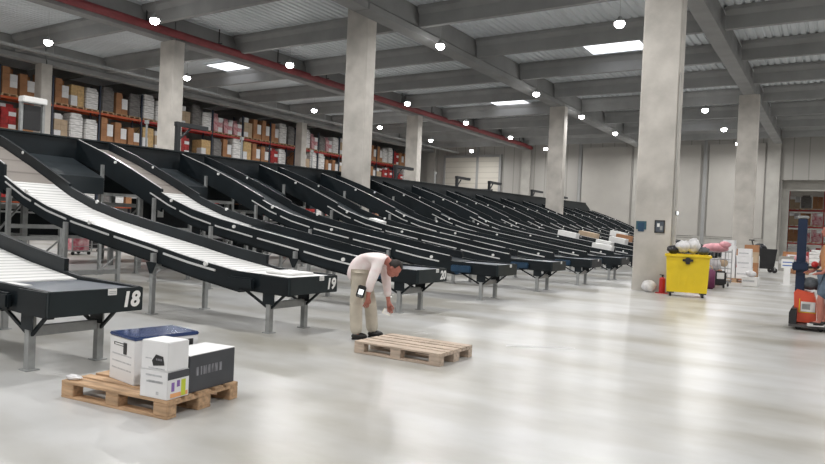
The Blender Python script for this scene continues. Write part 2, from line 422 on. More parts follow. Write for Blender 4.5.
for x, y in ((-9, 72), (1, 72), (9, 72), (-9, 82), (1, 82)):
    o = copy_tree(LP); o.location = (x, y, 7.2)
    for ch in o.children:
        pass
    o['label'] = 'high bay lamp in the hall beyond the opening'; o['group'] = 'lamps in the hall beyond'
    a2 = bpy.data.objects.new('lamp_light', area); COL.objects.link(a2); a2.parent = o; a2.location = (0, 0, -.2)

# ------------------------------------------------------------------ red pipe and conduits
b = MB(); px = -26.03; pz = 9.86
b.tube((px, YB, pz), (px, 59.5, pz), .18, 'redpipe', 12)
b.tube((px, 59.5, pz), (px, 60.9, pz-.1), .18, 'redpipe', 12)
pipe = b.done('sprinkler_pipe'); tag(pipe, 'long dark red pipe running under the roof beside the girder', 'pipe')
for y in range(-10, 60, 4):
    b = MB(); b.box(px-.02, px+.02, y-.02, y+.02, pz+.17, ROOF, 'black'); b.box(px-.2, px+.2, y-.03, y+.03, pz+.16, pz+.20, 'black'); b.done('pipe_hanger', parent=pipe)
b = MB()
b.box(-33.9, -33.7, 14, 60, 9.3, 9.36, 'galv'); b.box(-33.92, -33.88, 14, 60, 9.3, 9.42, 'galv'); b.box(-33.72, -33.68, 14, 60, 9.3, 9.42, 'galv')
for y in BY:
    if 14 < y < 60: b.box(-33.81, -33.79, y, y+.02, 9.36, 9.9, 'galv')
tag(b.done('cable_tray'), 'thin grey cable tray hung under the roof above the left racks', 'cable tray')

# ------------------------------------------------------------------ chutes
PROF = [(-6.2, .775), (-7.3, .80), (-8.3, .93), (-9.2, 1.08), (-10.3, 1.25), (-11.4, 1.43), (-12.3, 1.62), (-13.1, 1.86), (-13.8, 2.14), (-14.6, 2.46), (-15.75, 2.88), (-16.95, 3.26)]
def zat(x):
    for (a, za), (c, zc) in zip(PROF, PROF[1:]):
        if c <= x <= a: return za+(zc-za)*(x-a)/(c-a)
    return PROF[-1][1]
def sub(x0, x1, ext=None):
    return [(x0, zat(x0))]+[(a, z) for a, z in PROF if x1 < a < x0]+[(x1, zat(x1))]
def chute_proto():
    t = thing('parcel_chute', 'x', 'parcel chute')
    b = MB(); b.strip(sub(-7.3, -13.7), .07, .95, -.05, .0, 'rollers'); b.done('roller_bed', parent=t)
    b = MB(); b.strip(sub(-13.7, -16.95), .07, .95, -.05, .005, 'slide'); sl = b.done('slide_plate', parent=t)
    b = MB(); b.box(-7.3, -6.24, .05, .97, .74, .79, 'tray'); b.box(-7.3, -6.9, .1, .2, .79, .80, 'white'); b.done('end_tray', parent=t)
    # near side panel: low along the bed, tall along the steep part
    b = MB(); b.strip(sub(-6.24, -13.9), .0, .06, -.24, .015, 'chute'); b.strip(sub(-13.9, -16.95), .0, .06, -.34, .24, 'chute')
    b.strip(sub(-8.2, -13.9), .062, .10, -.26, -.20, 'chute')
    b.done('side_panel', parent=t)
    b = MB(); b.strip(sub(-7.6, -13.2), .97, 1.03, -.24, .17, 'chute'); b.strip(sub(-13.2, -16.95), .97, 1.03, -.24, .22, 'chute'); b.strip(sub(-6.24, -7.6), .97, 1.03, -.22, .03, 'chute'); b.done('side_panel', parent=t)
    b = MB(); b.strip(sub(-7.3, -16.95), .10, .93, -.30, -.26, 'chute'); b.done('under_pan', parent=t)
    # bright rail strips on the near side, in lengths with gaps
    segs = [(-7.7, -8.9), (-9.05, -10.2), (-10.35, -11.5), (-11.65, -12.7), (-12.85, -13.8)]
    for a, c in segs:
        b = MB(); b.strip(sub(a, c), -.022, -.001, -.075, -.045, 'alu'); b.done('rail_strip', parent=t)
    b = MB(); b.strip(sub(-7.35, -16.9), .005, .055, .016 if False else .24, .252, 'alu')if False else b.strip(sub(-7.35, -13.9), .005, .05, .016, .026, 'alu')
    b.strip(sub(-13.95, -16.9), .02, .05, .241, .25, 'alu'); b.done('edge_rail', parent=t)
    # end box
    b = MB(); b.box(-6.24, -6.19, -.03, 1.03, .555, .80, 'chute_face', .008); b.box(-6.75, -6.24, 0, 1.0, .555, .60, 'chute'); b.box(-6.75, -6.24, -.03, -.003, .555, .79, 'chute')
    ep = b.done('end_panel', parent=t)
    b = MB(); b.box(-6.19, -6.184, .60, .70, .735, .80, 'white'); b.box(-6.1839, -6.183, .61, .69, .752, .758, 'galv'); b.box(-6.1839, -6.183, .61, .69, .768, .774, 'galv'); b.done('paper_label', parent=ep)
    # motor under the near side
    b = MB(); b.box(-7.35, -6.85, -.09, -.024, .58, .74, 'chute', .02); b.tube((-7.2, -.06, .60), (-7.2, .25, .60), .07, 'chute', 12); b.done('drive_motor', parent=t)
    # sensors
    for xs, yy, zz in ((-7.9, -.03, .0), (-10.9, -.03, .04), (-13.0, -.03, .08), (-15.2, -.03, .14), (-12.2, .965, .17), (-15.0, .965, .18)):
        b = MB(); b.tube((xs, yy-.012, zat(xs)+zz), (xs, yy+.028, zat(xs)+zz), .035, 'white', 10); b.done('sensor', parent=t)
    # supports
    def post(x, y, z1, w=.075):
        b = MB(); b.box(x-w/2, x+w/2, y-w/2, y+w/2, 0.012, z1, 'galv'); b.box(x-.07, x+.07, y-.07, y+.07, 0.0, .012, 'galv')
        return b.done('leg', parent=t)
    for y in (.04, .80):
        post(-6.62, y, .56)
        b = MB(); b.bar((-6.64, y, .34), (-7.15, y, .575), .03, .03, 'chute'); b.bar((-6.60, y, .34), (-6.33, y, .56), .03, .03, 'chute')
        b.box(-6.72, -6.5, y-.045, y-.039, .40, .56, 'chute'); b.done('brace', parent=t)
    b = MB(); b.box(-6.65, -6.59, .08, .76, .33, .43, 'galv'); b.done('cross_bar', parent=t)
    for x in (-9.1, -11.6, -13.6, -15.7):
        zt = zat(x)-.27
        for y in (-.04, 1.07):
            post(x, y, zat(x)-.1, .07)
        if x < -10:
            b = MB(); b.box(x-.03, x+.03, 0, 1.03, .42 if x > -13 else .95, .50 if x > -13 else 1.03, 'galv')
            b.done('cross_bar', parent=t)
            if x < -13:
                b = MB(); b.box(x-.03, x+.03, 0, 1.03, zt-.6, zt-.52, 'galv'); b.done('cross_bar', parent=t)
                b = MB(); b.bar((x, .0, .1), (x, 1.03, .94), .03, .03, 'galv'); b.done('brace', parent=t)
        else:
            b = MB(); b.box(x-.03, x+.03, 0, 1.03, zt-.08, zt, 'galv'); b.done('cross_bar', parent=t)
            b = MB(); b.prism([(x-.13, zat(x)-.24), (x+.13, zat(x)-.24), (x+.03, zat(x)-.42), (x-.03, zat(x)-.42)], 'y', -.09, -.078, 'chute'); b.done('bracket', parent=t)
    return t
CP = chute_proto()
NEARP = [c for c in CP.children if c.name.startswith('side_panel')][0].data
def keep(b, name):
    o = b.done(name); me = o.data; bpy.data.objects.remove(o); return me
b = MB(); b.strip(sub(-6.24, -7.4), .0, .06, -.24, .015, 'chute'); b.strip(sub(-7.4, -13.4), .0, .06, -.24, .11, 'chute'); b.strip(sub(-13.4, -16.95), .0, .06, -.34, .19, 'chute'); b.strip(sub(-8.2, -13.9), .062, .10, -.26, -.20, 'chute')
FARP = keep(b, 'side_panel')
b = MB(); b.strip(sub(-7.45, -13.4), .005, .05, .111, .124, 'alu'); b.strip(sub(-13.45, -16.9), .02, .05, .191, .20, 'alu'); FARE = keep(b, 'edge_rail')
b = MB(); b.strip(sub(-7.3, -11.3), .07, .95, -.05, .0, 'slide_dark'); b.strip(sub(-11.3, -13.7), .07, .95, -.05, .0, 'rollers'); FB1 = keep(b, 'roller_bed')
b = MB(); b.strip(sub(-7.3, -13.7), .07, .95, -.05, .0, 'slide_dark'); FARBED = (FB1, keep(b, 'roller_bed'))
NCH = 16
CHY = [3.405+3.207*k for k in range(NCH)]
chutes = []
for k in range(NCH):
    c = CP if k == 0 else copy_tree(CP)
    c.location = (0, CHY[k], 0); c.scale = (1, .93, 1)
    c['group'] = 'black parcel chutes side by side'
    nums = {0: 'numbered 18, closest to the camera', 1: 'numbered 19 on its end panel', 2: 'numbered 20, its end just behind the bending man'}
    c['label'] = 'black parcel chute with roller bed, '+nums.get(k, '%s in the row counted from chute 18' % ORD[k])
    for ch in c.children:
        if ch.name.startswith('slide_plate') and k > 2: ch.data = ch.data.copy(); ch.data.materials[0] = M['slide_dark']
        if ch.name.startswith('end_tray') and k == 1: ch.data = ch.data.copy(); ch.data.materials[0] = M['white']
        if ch.name.startswith('drive_motor') and k > 1: ch.data = ch.data.copy(); ch.data.materials[0] = M['motor']
        if k >= 2 and ch.name.startswith('roller_bed'): ch.data = FARBED[0] if k == 2 else FARBED[1]
        if k >= 2 and ch.name.startswith('side_panel') and ch.data == NEARP: ch.data = FARP
        if k >= 2 and ch.name.startswith('edge_rail'): ch.data = FARE
    chutes.append(c)
def text_mesh(s, size, name, m, loc, rot, parent=None, bold=.0, shear=.15):
    cu = bpy.data.curves.new('txt', 'FONT'); cu.body = s; cu.size = size; cu.extrude = .0015; cu.offset = bold; cu.shear = shear
    cu.align_x = 'CENTER'; cu.align_y = 'CENTER'; cu.resolution_u = 4
    o = bpy.data.objects.new('txt', cu); COL.objects.link(o)
    bpy.context.view_layer.update()
    dg = bpy.context.evaluated_depsgraph_get()
    me = bpy.data.meshes.new_from_object(o.evaluated_get(dg)); bpy.data.objects.remove(o)
    me.materials.clear(); me.materials.append(M[m])
    n = bpy.data.objects.new(name, me); COL.objects.link(n); n.location = loc; n.rotation_euler = rot
    if parent: n.parent = parent
    return n
for k, s in enumerate(('18', '19', '20')):
    ep = [ch for ch in chutes[k].children if ch.name.startswith('end_panel')][0]
    text_mesh(s, .215, 'painted_number', 'letter', (-6.186, .87, .675), (PI/2, 0, PI/2), ep, bold=.008)

# belt wide sorter housing along the top
def stop(y): return 3.40+.6*(y-2)/49.2
b = MB()
b.prism([(2.0, 2.1), (52.9, 2.1), (52.9, 3.3), (51.2, 3.96), (2.0, 3.36)], 'x', -18.6, -17.05, 'chute'); b.prism([(2.0, 3.361), (51.2, 3.961), (51.2, 4.0), (2.0, 3.40)], 'x', -18.65, -17.0, 'chute_face')
b.box(-17.05, -16.98, 2.0, 53.2, 2.05, 2.12, 'chute')
st = b.done('sorter_conveyor'); tag(st, 'long black elevated sorter housing behind the heads of all the chutes', 'conveyor')
for k in range(17):
    y = 2.2+3.207*k-.3+.3
    y = CHY[0]-1.15+3.207*k
    if y > 53: break
    b = MB()
    for x in (-17.15, -18.5): b.box(x-.06, x+.06, y-.06, y+.06, 0, 2.1, 'galv')
    for z in (.85, 1.75): b.box(-18.5, -17.15, y-.03, y+.03, z, z+.1, 'galv')
    b.bar((-18.45, y, .95), (-17.2, y, 1.75), .04, .04, 'galv'); b.done('support_frame', parent=st)
    if k not in (6, 12):
        ya, yb = CHY[0]+3.207*(k-1)+1.12, CHY[0]+3.207*k-.08
        b = MB(); v = [b.bm.verts.new(p) for p in ((-16.97, ya, 2.95), (-16.97, yb, 2.95), (-15.55, yb, 2.42), (-15.55, ya, 2.42), (-16.97, ya, 2.88), (-16.97, yb, 2.88), (-15.55, yb, 2.02), (-15.55, ya, 2.02))]
        for f in ((0, 1, 2, 3), (4, 5, 6, 7), (0, 1, 5, 4), (1, 2, 6, 5), (2, 3, 7, 6), (3, 0, 4, 7)): b.bm.faces.new([v[q] for q in f])
        b.done('apron', 'slide_dark', st)
    if k % 2 == 0:
        b = MB(); b.box(-17.10, -17.04, y+.1, y+3.1, 1.75, 1.85, 'galv'); b.box(-17.10, -17.04, y+.1, y+3.1, .85, .93, 'galv'); b.done('tie_rail', parent=st)
    if k % 3 != 2:
        b = MB(); b.box(-18.3, -17.2, y+.3+.2*(k % 2), y+1.7+.5*(k % 2), .35, 2.04, 'chute'); b.box(-17.2, -17.04, y+.4, y+1.2, .7, 2.04, 'chute'); b.box(-17.04, -17.02, y+.5, y+.7, 1.5, 1.8, 'white'); b.done('control_cabinet', parent=st)
for n, y in enumerate((12.1, 15.75, 19.3, 22.6, 28.5)):
    b = MB(); b.tube((-17.3, y, stop(y)), (-17.3, y, 4.25), .03, 'galv', 8); b.box(-17.35, -17.25, y-.04, y+.04, 4.22, 4.33, 'galv')
    tag(b.done('sensor_pole'), 'thin grey sensor pole on the sorter top, %s from the left' % ORD[n], 'pole', 'sensor poles on the sorter')
for n, (y, h, w) in enumerate(((13.33, 4.32, 1.1), (25.3, 4.2, 1.4), (31.1, 4.2, 1.4), (35.0, 4.25, 1.5), (41.4, 4.2, 1.8), (46.5, 4.1, 1.6))):
    b = MB(); h += .12; b.box(-17.57, -17.43, y-.06, y+.06, stop(y)+.005, h-.02, 'dark'); b.box(-17.58, -17.42, y-.08, y+w, h-.09, h+.04, 'dark')
    b.bar((-17.5, y+.05, h-.5), (-17.5, y+.45, h-.12), .05, .05, 'dark')
    tag(b.done('scanner_bracket'), 'dark inverted L shaped bracket on the sorter top, %s from the left' % ORD[n], 'bracket', 'inverted L brackets on the sorter')
t = thing('scanner_arch', 'white topped scanner arch standing on the sorter at the far left', 'scanner', (-17.5, 8.95, stop(8.95)))
b = MB(); b.box(-.1, .16, -.30, .30, .76, .92, 'white', .02); b.done('cover', parent=t)
for s in (-1, 1):
    b = MB(); b.box(-.05, .05, s*.27-.03, s*.27+.03, 0.003, .76, 'galv'); b.done('post', parent=t)
b = MB(); b.box(-.06, .04, -.22, .2, .1, .72, 'black'); b.done('screen_panel', parent=t)

# lower return conveyor and roll containers behind the sorter
b = MB(); b.box(-21.0, -19.9, 3.0, 52.0, .75, 1.55, 'chute'); b.box(-19.89, -19.86, 3.0, 52.0, 1.45, 1.5, 'alu')
rc = b.done('return_conveyor'); tag(rc, 'long low black conveyor on the floor behind the sorter legs', 'conveyor')
for k in range(16):
    b = MB()
    for xx in (-20.9, -20.0): b.box(xx-.05, xx+.05, 3.5+3.2*k-.05, 3.5+3.2*k+.05, 0, .75, 'galv')
    b.box(-20.9, -20.0, 3.47+3.2*k, 3.53+3.2*k, .3, .38, 'galv'); b.done('leg_frame', parent=rc)
rcr = random.Random(9)
def cage_proto():
    t = thing('roll_container', 'x', 'roll container')
    b = MB()
    for sx in (-.4, .4):
        for sy in (-.36, .36): b.box(sx-.02, sx+.02, sy-.02, sy+.02, .12, 1.75, 'galv')
        for z in (.3, .6, .9, 1.2, 1.5, 1.73): b.box(sx-.01, sx+.01, -.36, .36, z, z+.02, 'galv')
    b.done('cage', parent=t)
    b = MB(); b.box(-.42, .42, -.38, .38, .12, .16, 'galv'); b.done('base', parent=t)
    for sx in (-.33, .33):
        for sy in (-.3, .3): b = MB(); b.tube((sx-.02, sy, .06), (sx+.02, sy, .06), .06, 'black', 10); b.done('castor', parent=t)
    return t
RCP = None
for i in range(18):
    c = RCP = cage_proto() if i == 0 else copy_tree(RCP)
    y = 7.5+1.55*i+rcr.uniform(-.2, .2); c.location = (-23.5-(i % 2)*1.6, y, 0); c.rotation_euler = (0, 0, 0)
    c['label'] = 'wire roll container behind the sorter legs, %s from the left' % ORD[i]; c['group'] = 'roll containers behind the sorter'
    m = ['redgoods', 'wrap', 'card', 'redgoods', 'pinkgoods', 'black'][i % 6]
    b = MB(); h = rcr.uniform(.9, 1.45); b.box(-.34, .34, -.3, .3, 0, h/2-.003, m, .01); b.box(-.32, .30, -.3, .28, h/2, h, 'wrap' if m != 'wrap' else 'redgoods', .01)
    o = b.done('stacked_goods'); o.location = (c.location.x, y, .162); tag(o, 'stacked goods inside the roll container behind the sorter, %s from the left' % ORD[i], 'goods', 'goods in the roll containers')
# parcels on far chutes
PK = [(8, -8.9, .5, .5, .7, .26, 'white'), (8, -10.6, .45, .45, .9, .33, 'white'), (9, -9.2, .5, .6, .8, .36, 'white'), (9, -10.7, .5, .6, .9, .34, 'card_light'), (10, -9.8, .5, .5, .8, .42, 'card'),
      (10, -8.4, .46, .5, .7, .26, 'white'), (7, -8.0, .5, .4, .8, .28, 'white'), (11, -9.4, .45, .6, 1.0, .36, 'white'), (9, -8.0, .5, .5, .7, .3, 'white'), (11, -11.0, .5, .6, .9, .4, 'white'), (4, -12.2, .5, .35, .45, .12, 'white'), (1, -6.75, .55, .5, .5, .035, 'white')]
for n, (k, x, yy, w, l, h, m) in enumerate(PK):
    z = zat(x); x1 = x-.1; sl = math.atan2(zat(x-.2)-zat(x+.2), .4)
    b = MB(); b.box(-l/2, l/2, -w/2, w/2, 0, h, m, .012)
    if m != 'card': b.box(-l/2+.02, l/2-.02, -.03, .03, h, h+.002, 'printgrey')
    else: b.box(-l/2+.02, l/2-.02, -.03, .03, h, h+.002, 'card_light')
    o = b.done('parcel'); o.location = (x, CHY[k]+yy, z+.003+(abs(math.sin(sl))*0.0)); o.rotation_euler = (0, sl, 0)
    where = 'chute 19' if k == 1 else 'the %s chute of the row' % ORD[k]
    tag(o, '%s parcel lying on %s, %s' % ({'white': 'white', 'card': 'brown cardboard', 'card_light': 'pale cardboard'}[m], where, 'lower down' if x > -9 else 'higher up'), 'parcel', 'parcels on the chutes')

# ------------------------------------------------------------------ pallet racks (left)
def load_proto(kind):
    b = MB(); rr = random.Random(hash(kind) % 1000 if False else {'wrap': 1, 'greywrap': 2, 'card': 3, 'card_light': 4, 'pinkgoods': 5, 'redgoods': 6, 'tan': 7}[kind])
    for y in (-.38, 0, .38): b.box(-.6, .6, y-.05, y+.05, 0, .1, 'wood')
    b.box(-.6, .6, -.42, .42, .10, .13, 'wood')
    if kind in ('wrap', 'greywrap'):
        b.box(-.57, .57, -.40, .40, .13, 1.45, kind, .05); b.box(-.45, .50, -.33, .36, 1.45, 1.62, kind, .05)
        for z in (.5, .9, 1.25): b.box(-.578, .578, -.407, .407, z, z+.02, 'greywrap')
    else:
        nx, ny, nz = (2, 2, 4) if kind != 'redgoods' else (3, 2, 6)
        hz = 1.35/nz
        for i in range(nx):
            for j in range(ny):
                for k in range(nz-(rr.random() < .3)):
                    w = 1.14/nx; d = .8/ny; o = rr.uniform(-.008, .008)
                    b.box(-.57+i*w+.006, -.57+(i+1)*w-.006, -.40+j*d+.006+o, -.40+(j+1)*d-.006+o, .13+k*hz+.004, .13+(k+1)*hz-.004,
                          kind if rr.random() < .8 else 'cartonwhite', .0)
    return b
KN = {'wrap': 'white shrink-wrapped', 'greywrap': 'grey film-wrapped', 'card': 'brown cardboard', 'card_light': 'pale cardboard', 'pinkgoods': 'magenta and white', 'redgoods': 'dark red', 'tan': 'golden tan'}
LM = {}
for kd in KN:
    o = load_proto(kd).done('pallet_load'); LM[kd] = o.data; bpy.data.objects.remove(o)
RX = -39.0; RY0 = 12.4; BAY = 2.9; NB = 16
LEV = [0.0, 2.05, 3.95, 5.85, 7.75]
def rack(name, label, x, y0, nb, bay, levels, hi, depth, post_m, beam_ms, front=1, rz=0):
    t = thing(name, label, 'pallet rack', (x, y0, 0), rz)
    for i in range(nb+1):
        b = MB(); y = i*bay
        for xx in (-.06, -depth+.06): b.box(xx-.05, xx+.05, y-.05, y+.05, 0, hi, post_m)
        z = .3; s = 1
        while z < hi-.8:
            b.bar((-.06 if s > 0 else -depth+.06, y, z), (-depth+.06 if s > 0 else -.06, y, z+.7), .03, .03, post_m); z += .7; s = -s
        b.done('upright_frame', parent=t)
    for i in range(nb):
        for li, z in enumerate(levels):
            if z == 0: continue
            b = MB(); mm = beam_ms(i, li)
            for xx in (-.03, -depth+.03): b.box(xx-.03, xx+.03, i*bay+.05, (i+1)*bay-.05, z-.14, z-.005, mm)
            b.done('shelf_beam', parent=t)
    return t
rack('pallet_rack', 'tall rack row with orange and red beams along the left side behind the sorter', RX, RY0, NB, BAY, LEV, 9.4, 1.1, 'rack_post',
     lambda i, li: 'rack_orange' if i < 5 else 'rack_red')
lv_name = {1: 'second', 3: 'fourth', 4: 'topmost', 0: 'floor', 2: 'third'}
rr = random.Random(21)
fix_top = ['greywrap', 'card_light', 'wrap', 'greywrap', 'wrap', 'wrap', 'card', 'card', 'card', 'card', 'tan', 'wrap', 'greywrap', 'card', 'greywrap', 'wrap', 'wrap', 'wrap', 'card_light', 'greywrap', 'wrap', 'pinkgoods', 'pinkgoods', 'pinkgoods', 'card_light', 'card', 'card', 'card', 'wrap', 'greywrap']
for i in range(NB):
    for li in (0, 1, 3, 4):
        for s in range(3):
            y = RY0+i*BAY+.05+.47+s*.933
            q = rr.random()
            if li == 4:
                kd = fix_top[i*3+s] if i*3+s < len(fix_top) else rr.choice(['wrap', 'card', 'card_light', 'greywrap', 'redgoods', 'wrap', 'pinkgoods'])
            else:
                kd = rr.choice(['wrap', 'card', 'card_light', 'greywrap', 'redgoods', 'wrap', 'tan', 'card']) if i < 9 else rr.choice(['redgoods', 'wrap', 'card', 'redgoods', 'card_light', 'wrap'])
            if q < .07 and li != 4: continue
            o = bpy.data.objects.new('pallet_load', LM[kd]); COL.objects.link(o)
            o.location = (RX-.55+rr.uniform(-.02, .02), y, LEV[li]+.001); hs = rr.uniform(.85, 1.12) if li else rr.uniform(.8, 1.1)
            o.scale = (.93, 1, hs)
            tag(o, '%s load, left racks, %s level, %s from the left end' % (KN[kd], lv_name[li], ordn(i*3+s)),
                'pallet load', '%s loads in the left racks' % KN[kd])

# red racks in the hall beyond the opening
t = thing('pallet_rack', 'red pallet racks seen through the opening in the far wall', 'pallet rack', (9.0, 70, 0), PI/2)
t2 = rack('pallet_rack', 'red pallet racks seen through the opening in the far wall', 4.5, 0, 1, 1, [], .1, 1.1, 'rack_post', lambda i, l: 'rack_red') if False else None
bpy.data.objects.remove(t)
rr2 = rack('pallet_rack', 'red pallet racks seen through the opening in the far wall', 7.2, 70.0, 5, 2.8, [0, 1.6, 3.1, 4.6], 6.4, 1.1, 'rack_red', lambda i, l: 'rack_red', rz=PI/2)
for i in range(5):
    for li, z in enumerate((0, 1.6, 3.1, 4.6)):
        for s in range(3):
            kd = rr.choice(['card', 'wrap', 'redgoods', 'card_light', 'greywrap', 'pinkgoods'])
            o = bpy.data.objects.new('pallet_load', LM[kd]); COL.objects.link(o)
            o.location = (7.2-(i*2.8+.5+s*.9), 70-.55, z+.001); o.rotation_euler = (0, 0, PI/2); o.scale = (.93, 1, .8)
            tag(o, '%s load beyond the opening, %s rack level up, %s from the right' % (KN[kd], ORD[li], ordn(i*3+s)),
                'pallet load', '%s loads beyond the opening' % KN[kd])

# ------------------------------------------------------------------ the two pallets on the floor
def pallet(name, label, F0, ang, m, group=None):
    """a runs 1.2 m from the front corner, b 0.8 m"""
    t = thing(name, label, 'pallet', (F0[0], F0[1], 0), ang, group)
    # local frame: x = a (0..1.2), y = -b (0..-0.8)
    for k, y0 in enumerate((0, -.1775-.145+.0, -.345+0, -.5, -.655)):
        pass
    ys = [(0, -.145), (-.18, -.28), (-.3275, -.4725), (-.52, -.62), (-.655, -.8)]
    for a, c in ys:
        b = MB(); b.box(0, 1.2, a, c, .122, .144, m, .003); b.done('deck_board', parent=t)
    for x0 in (0, .5275, 1.055):
        b = MB(); b.box(x0, x0+.145, 0, -.8, .100, .1215, m, .003); b.done('stringer_board', parent=t)
        for y0, y1 in ((0, -.10), (-.3275, -.4725), (-.70, -.8)):
            b = MB(); b.box(x0, x0+.145, y0, y1, .022, .0995, m, .004); b.done('block', parent=t)
    for y0, y1 in ((0, -.10), (-.3275, -.4725), (-.70, -.8)):
        b = MB(); b.box(0, 1.2, y0, y1, 0, .0215, m, .003); b.done('bottom_board', parent=t)
    return t
P1 = (-4.2845, 3.262); A1 = 3.2638
pallet('euro_pallet', 'wooden pallet carrying the white and dark cartons, beside chute 18', P1, A1, 'wood')
P2 = (-3.7246, 6.41); A2 = 3.1559
pallet('euro_pallet', 'empty weathered wooden pallet at the bending man\'s feet', P2, A2, 'wood_grey')
def W1(a, c):
    return (P1[0]+a*math.cos(A1)+c*math.sin(A1), P1[1]+a*math.sin(A1)-c*math.cos(A1))
# local helper: things on pallet 1, own frame with x=a, y=-b
Z0 = .1445
# lower printed carton
t = thing('printer_carton', 'white printed carton with a colourful picture, bottom one at the pallet\'s front corner', 'carton', (*W1(.015, .01), Z0), A1)
b = MB(); b.box(0, .29, 0, -.225, 0, .215, 'cartonwhite', .004)
b.done('carton_body', parent=t)
b = MB(); b.box(-.0015, 0, -.02, -.215, .01, .145, 'cartonwhite'); b.box(-.003, -.0015, -.14, -.185, .012, .14, 'lime'); b.box(-.003, -.0015, -.04, -.07, .06, .13, 'violet'); b.box(-.003, -.0015, -.095, -.125, .09, .14, 'violet')
b.box(-.0028, -.0014, -.03, -.21, .012, .045, 'orangep'); b.done('picture_print', parent=t)
b = MB(); b.box(-.0025, 0, -.002, -.223, .155, .213, 'cartondark'); b.done('dark_band', parent=t)
b = MB()
for z, x0, x1 in ((.17, .06, .23), (.12, .05, .22), (.125, .05, .2)): b.box(x0, x1, 0, .0015, z, z+.014, 'printgrey')
b.box(.09, .115, 0, .0015, .03, .055, 'printgrey'); b.done('side_print', parent=t)
# upper carton
t = thing('printer_carton', 'white printed carton with a black printer picture, stacked on the colourful one', 'carton', (*W1(.02, .012), Z0+.2165), A1)
b = MB(); b.box(0, .28, 0, -.215, 0, .225, 'cartonwhite', .004); b.box(.01, .27, -.005, -.21, .225, .227, 'cartonwhite'); b.done('carton_body', parent=t)
b = MB(); b.prism([(.035, .05), (.15, .035), (.165, .075), (.125, .125), (.05, .115)], 'y', .0, .0025, 'black'); b.box(.06, .12, .0025, .0035, .08, .095, 'cartontext'); b.done('printer_picture', parent=t)
b = MB(); b.box(.03, .2, 0, .0015, .012, .022, 'printgrey'); b.box(.17, .235, 0, .0015, .085, .094, 'printgrey'); b.done('side_print', parent=t)
# dark carton with white top
t = thing('dark_carton', 'long dark grey carton with a white top at the pallet\'s right side', 'carton', (*W1(.035, .255), Z0), A1)
b = MB(); b.box(0, .34, 0, -.53, 0, .298, 'cartondark', .004); b.done('carton_body', parent=t)
b = MB(); b.box(.002, .338, -.002, -.528, .298, .304, 'cartonwhite'); b.done('carton_top', parent=t)
b = MB()
for k, (y0, y1) in enumerate(((.07, .10), (.12, .14), (.155, .19), (.205, .235), (.25, .27), (.285, .32), (.335, .37))): b.box(-.0015, 0, -y0, -y1, .13, .20, 'cartontext')
b.done('side_print', parent=t)
# white carton with blue lid, turned on the pallet
cx, cy = W1(.70, .515)
t = thing('lidded_carton', 'large white carton with a glossy dark blue top, behind the printer cartons', 'carton', (cx, cy, Z0), A1-.25)
b = MB(); b.box(-.215, .215, -.29, .29, 0, .375, 'cartonwhite', .006); b.done('carton_body', parent=t)
b = MB(); b.box(-.221, .221, -.296, .296, .372, .402, 'bluelid', .008); b.done('lid', parent=t)
b = MB(); b.box(-.06, .14, .29, .2925, .30, .325, 'black'); b.box(-.08, -.03, .2905, .296, .24, .335, 'black'); b.box(-.05, .12, .2926, .2935, .306, .318, 'cartonwhite'); b.done('carry_handle', parent=t)
b = MB(); b.box(-.2175, -.215, -.24, -.12, .29, .345, 'black'); b.done('side_handle', parent=t)
b = MB()
for z in (.10, .16, .22): b.box(-.16, .17, .29, .2912, z, z+.012, 'printgrey')
b.done('side_print', parent=t)
# crumpled film at the pallet's left corner
b = MB(); b.ball((0, 0, .022), .05, 'bag', (1.6, .8, .45), 12, .12); o = b.done('crumpled_film'); o.location = (*W1(1.13, .06), Z0); o.rotation_euler = (0, 0, .3)
tag(o, 'crumpled white film on the left corner of the loaded pallet', 'wrapping film')
# tape strip on the floor
b = MB(); pts = []
n = 14
for k in range(n+1):
    t_ = k/n; x = -3.74+.78*t_; y = 8.20+.56*t_+.02*math.sin(t_*5); w = .034*(1-.5*abs(t_-.4))
    pts.append((x, y, w))
vs = [(b.bm.verts.new((x+w*.6, y-w, .002+.003*math.sin(i))), b.bm.verts.new((x-w*.6, y+w, .002+.004))) for i, (x, y, w) in enumerate(pts)]
for a, c in zip(vs, vs[1:]): b.bm.faces.new((a[0], c[0], c[1], a[1]))
b.bm.faces.ensure_lookup_table()
bmesh.ops.solidify(b.bm, geom=b.bm.faces[:], thickness=.001)
o = b.done('paper_strip', 'stripwhite'); tag(o, 'thin white strip of paper lying on the open floor right of the empty pallet', 'paper strip')

# ------------------------------------------------------------------ figures
def skin(name, verts, edges, radii, m, parent=None, sub=2, root=0, extra=None):
    me = bpy.data.meshes.new(name); me.from_pydata([Vector(v) for v in verts], edges, []); o = bpy.data.objects.new(name, me); COL.objects.link(o)
    sk = o.modifiers.new('s', 'SKIN'); sk.use_smooth_shade = True
    ly = me.skin_vertices[0].data if me.skin_vertices else None
    if ly is None:
        bpy.context.view_layer.update(); ly = me.skin_vertices[0].data
    for i, r in enumerate(radii):
        ly[i].radius = r if isinstance(r, tuple) else (r, r); ly[i].use_root = (i == root)
    o.modifiers.new('d', 'SUBSURF').levels = sub
    bpy.context.view_layer.update(); dg = bpy.context.evaluated_depsgraph_get()
    nm = bpy.data.meshes.new_from_object(o.evaluated_get(dg)); bpy.data.objects.remove(o)
    if extra:
        bm = bmesh.new(); bm.from_mesh(nm); extra(bm); bm.to_mesh(nm); bm.free()
    nm.materials.clear()
    for k in (m if isinstance(m, list) else [m]): nm.materials.append(M[k])
    for p in nm.polygons: p.use_smooth = True
    n = bpy.data.objects.new(name, nm); COL.objects.link(n)
    if parent: n.parent = parent
    return n

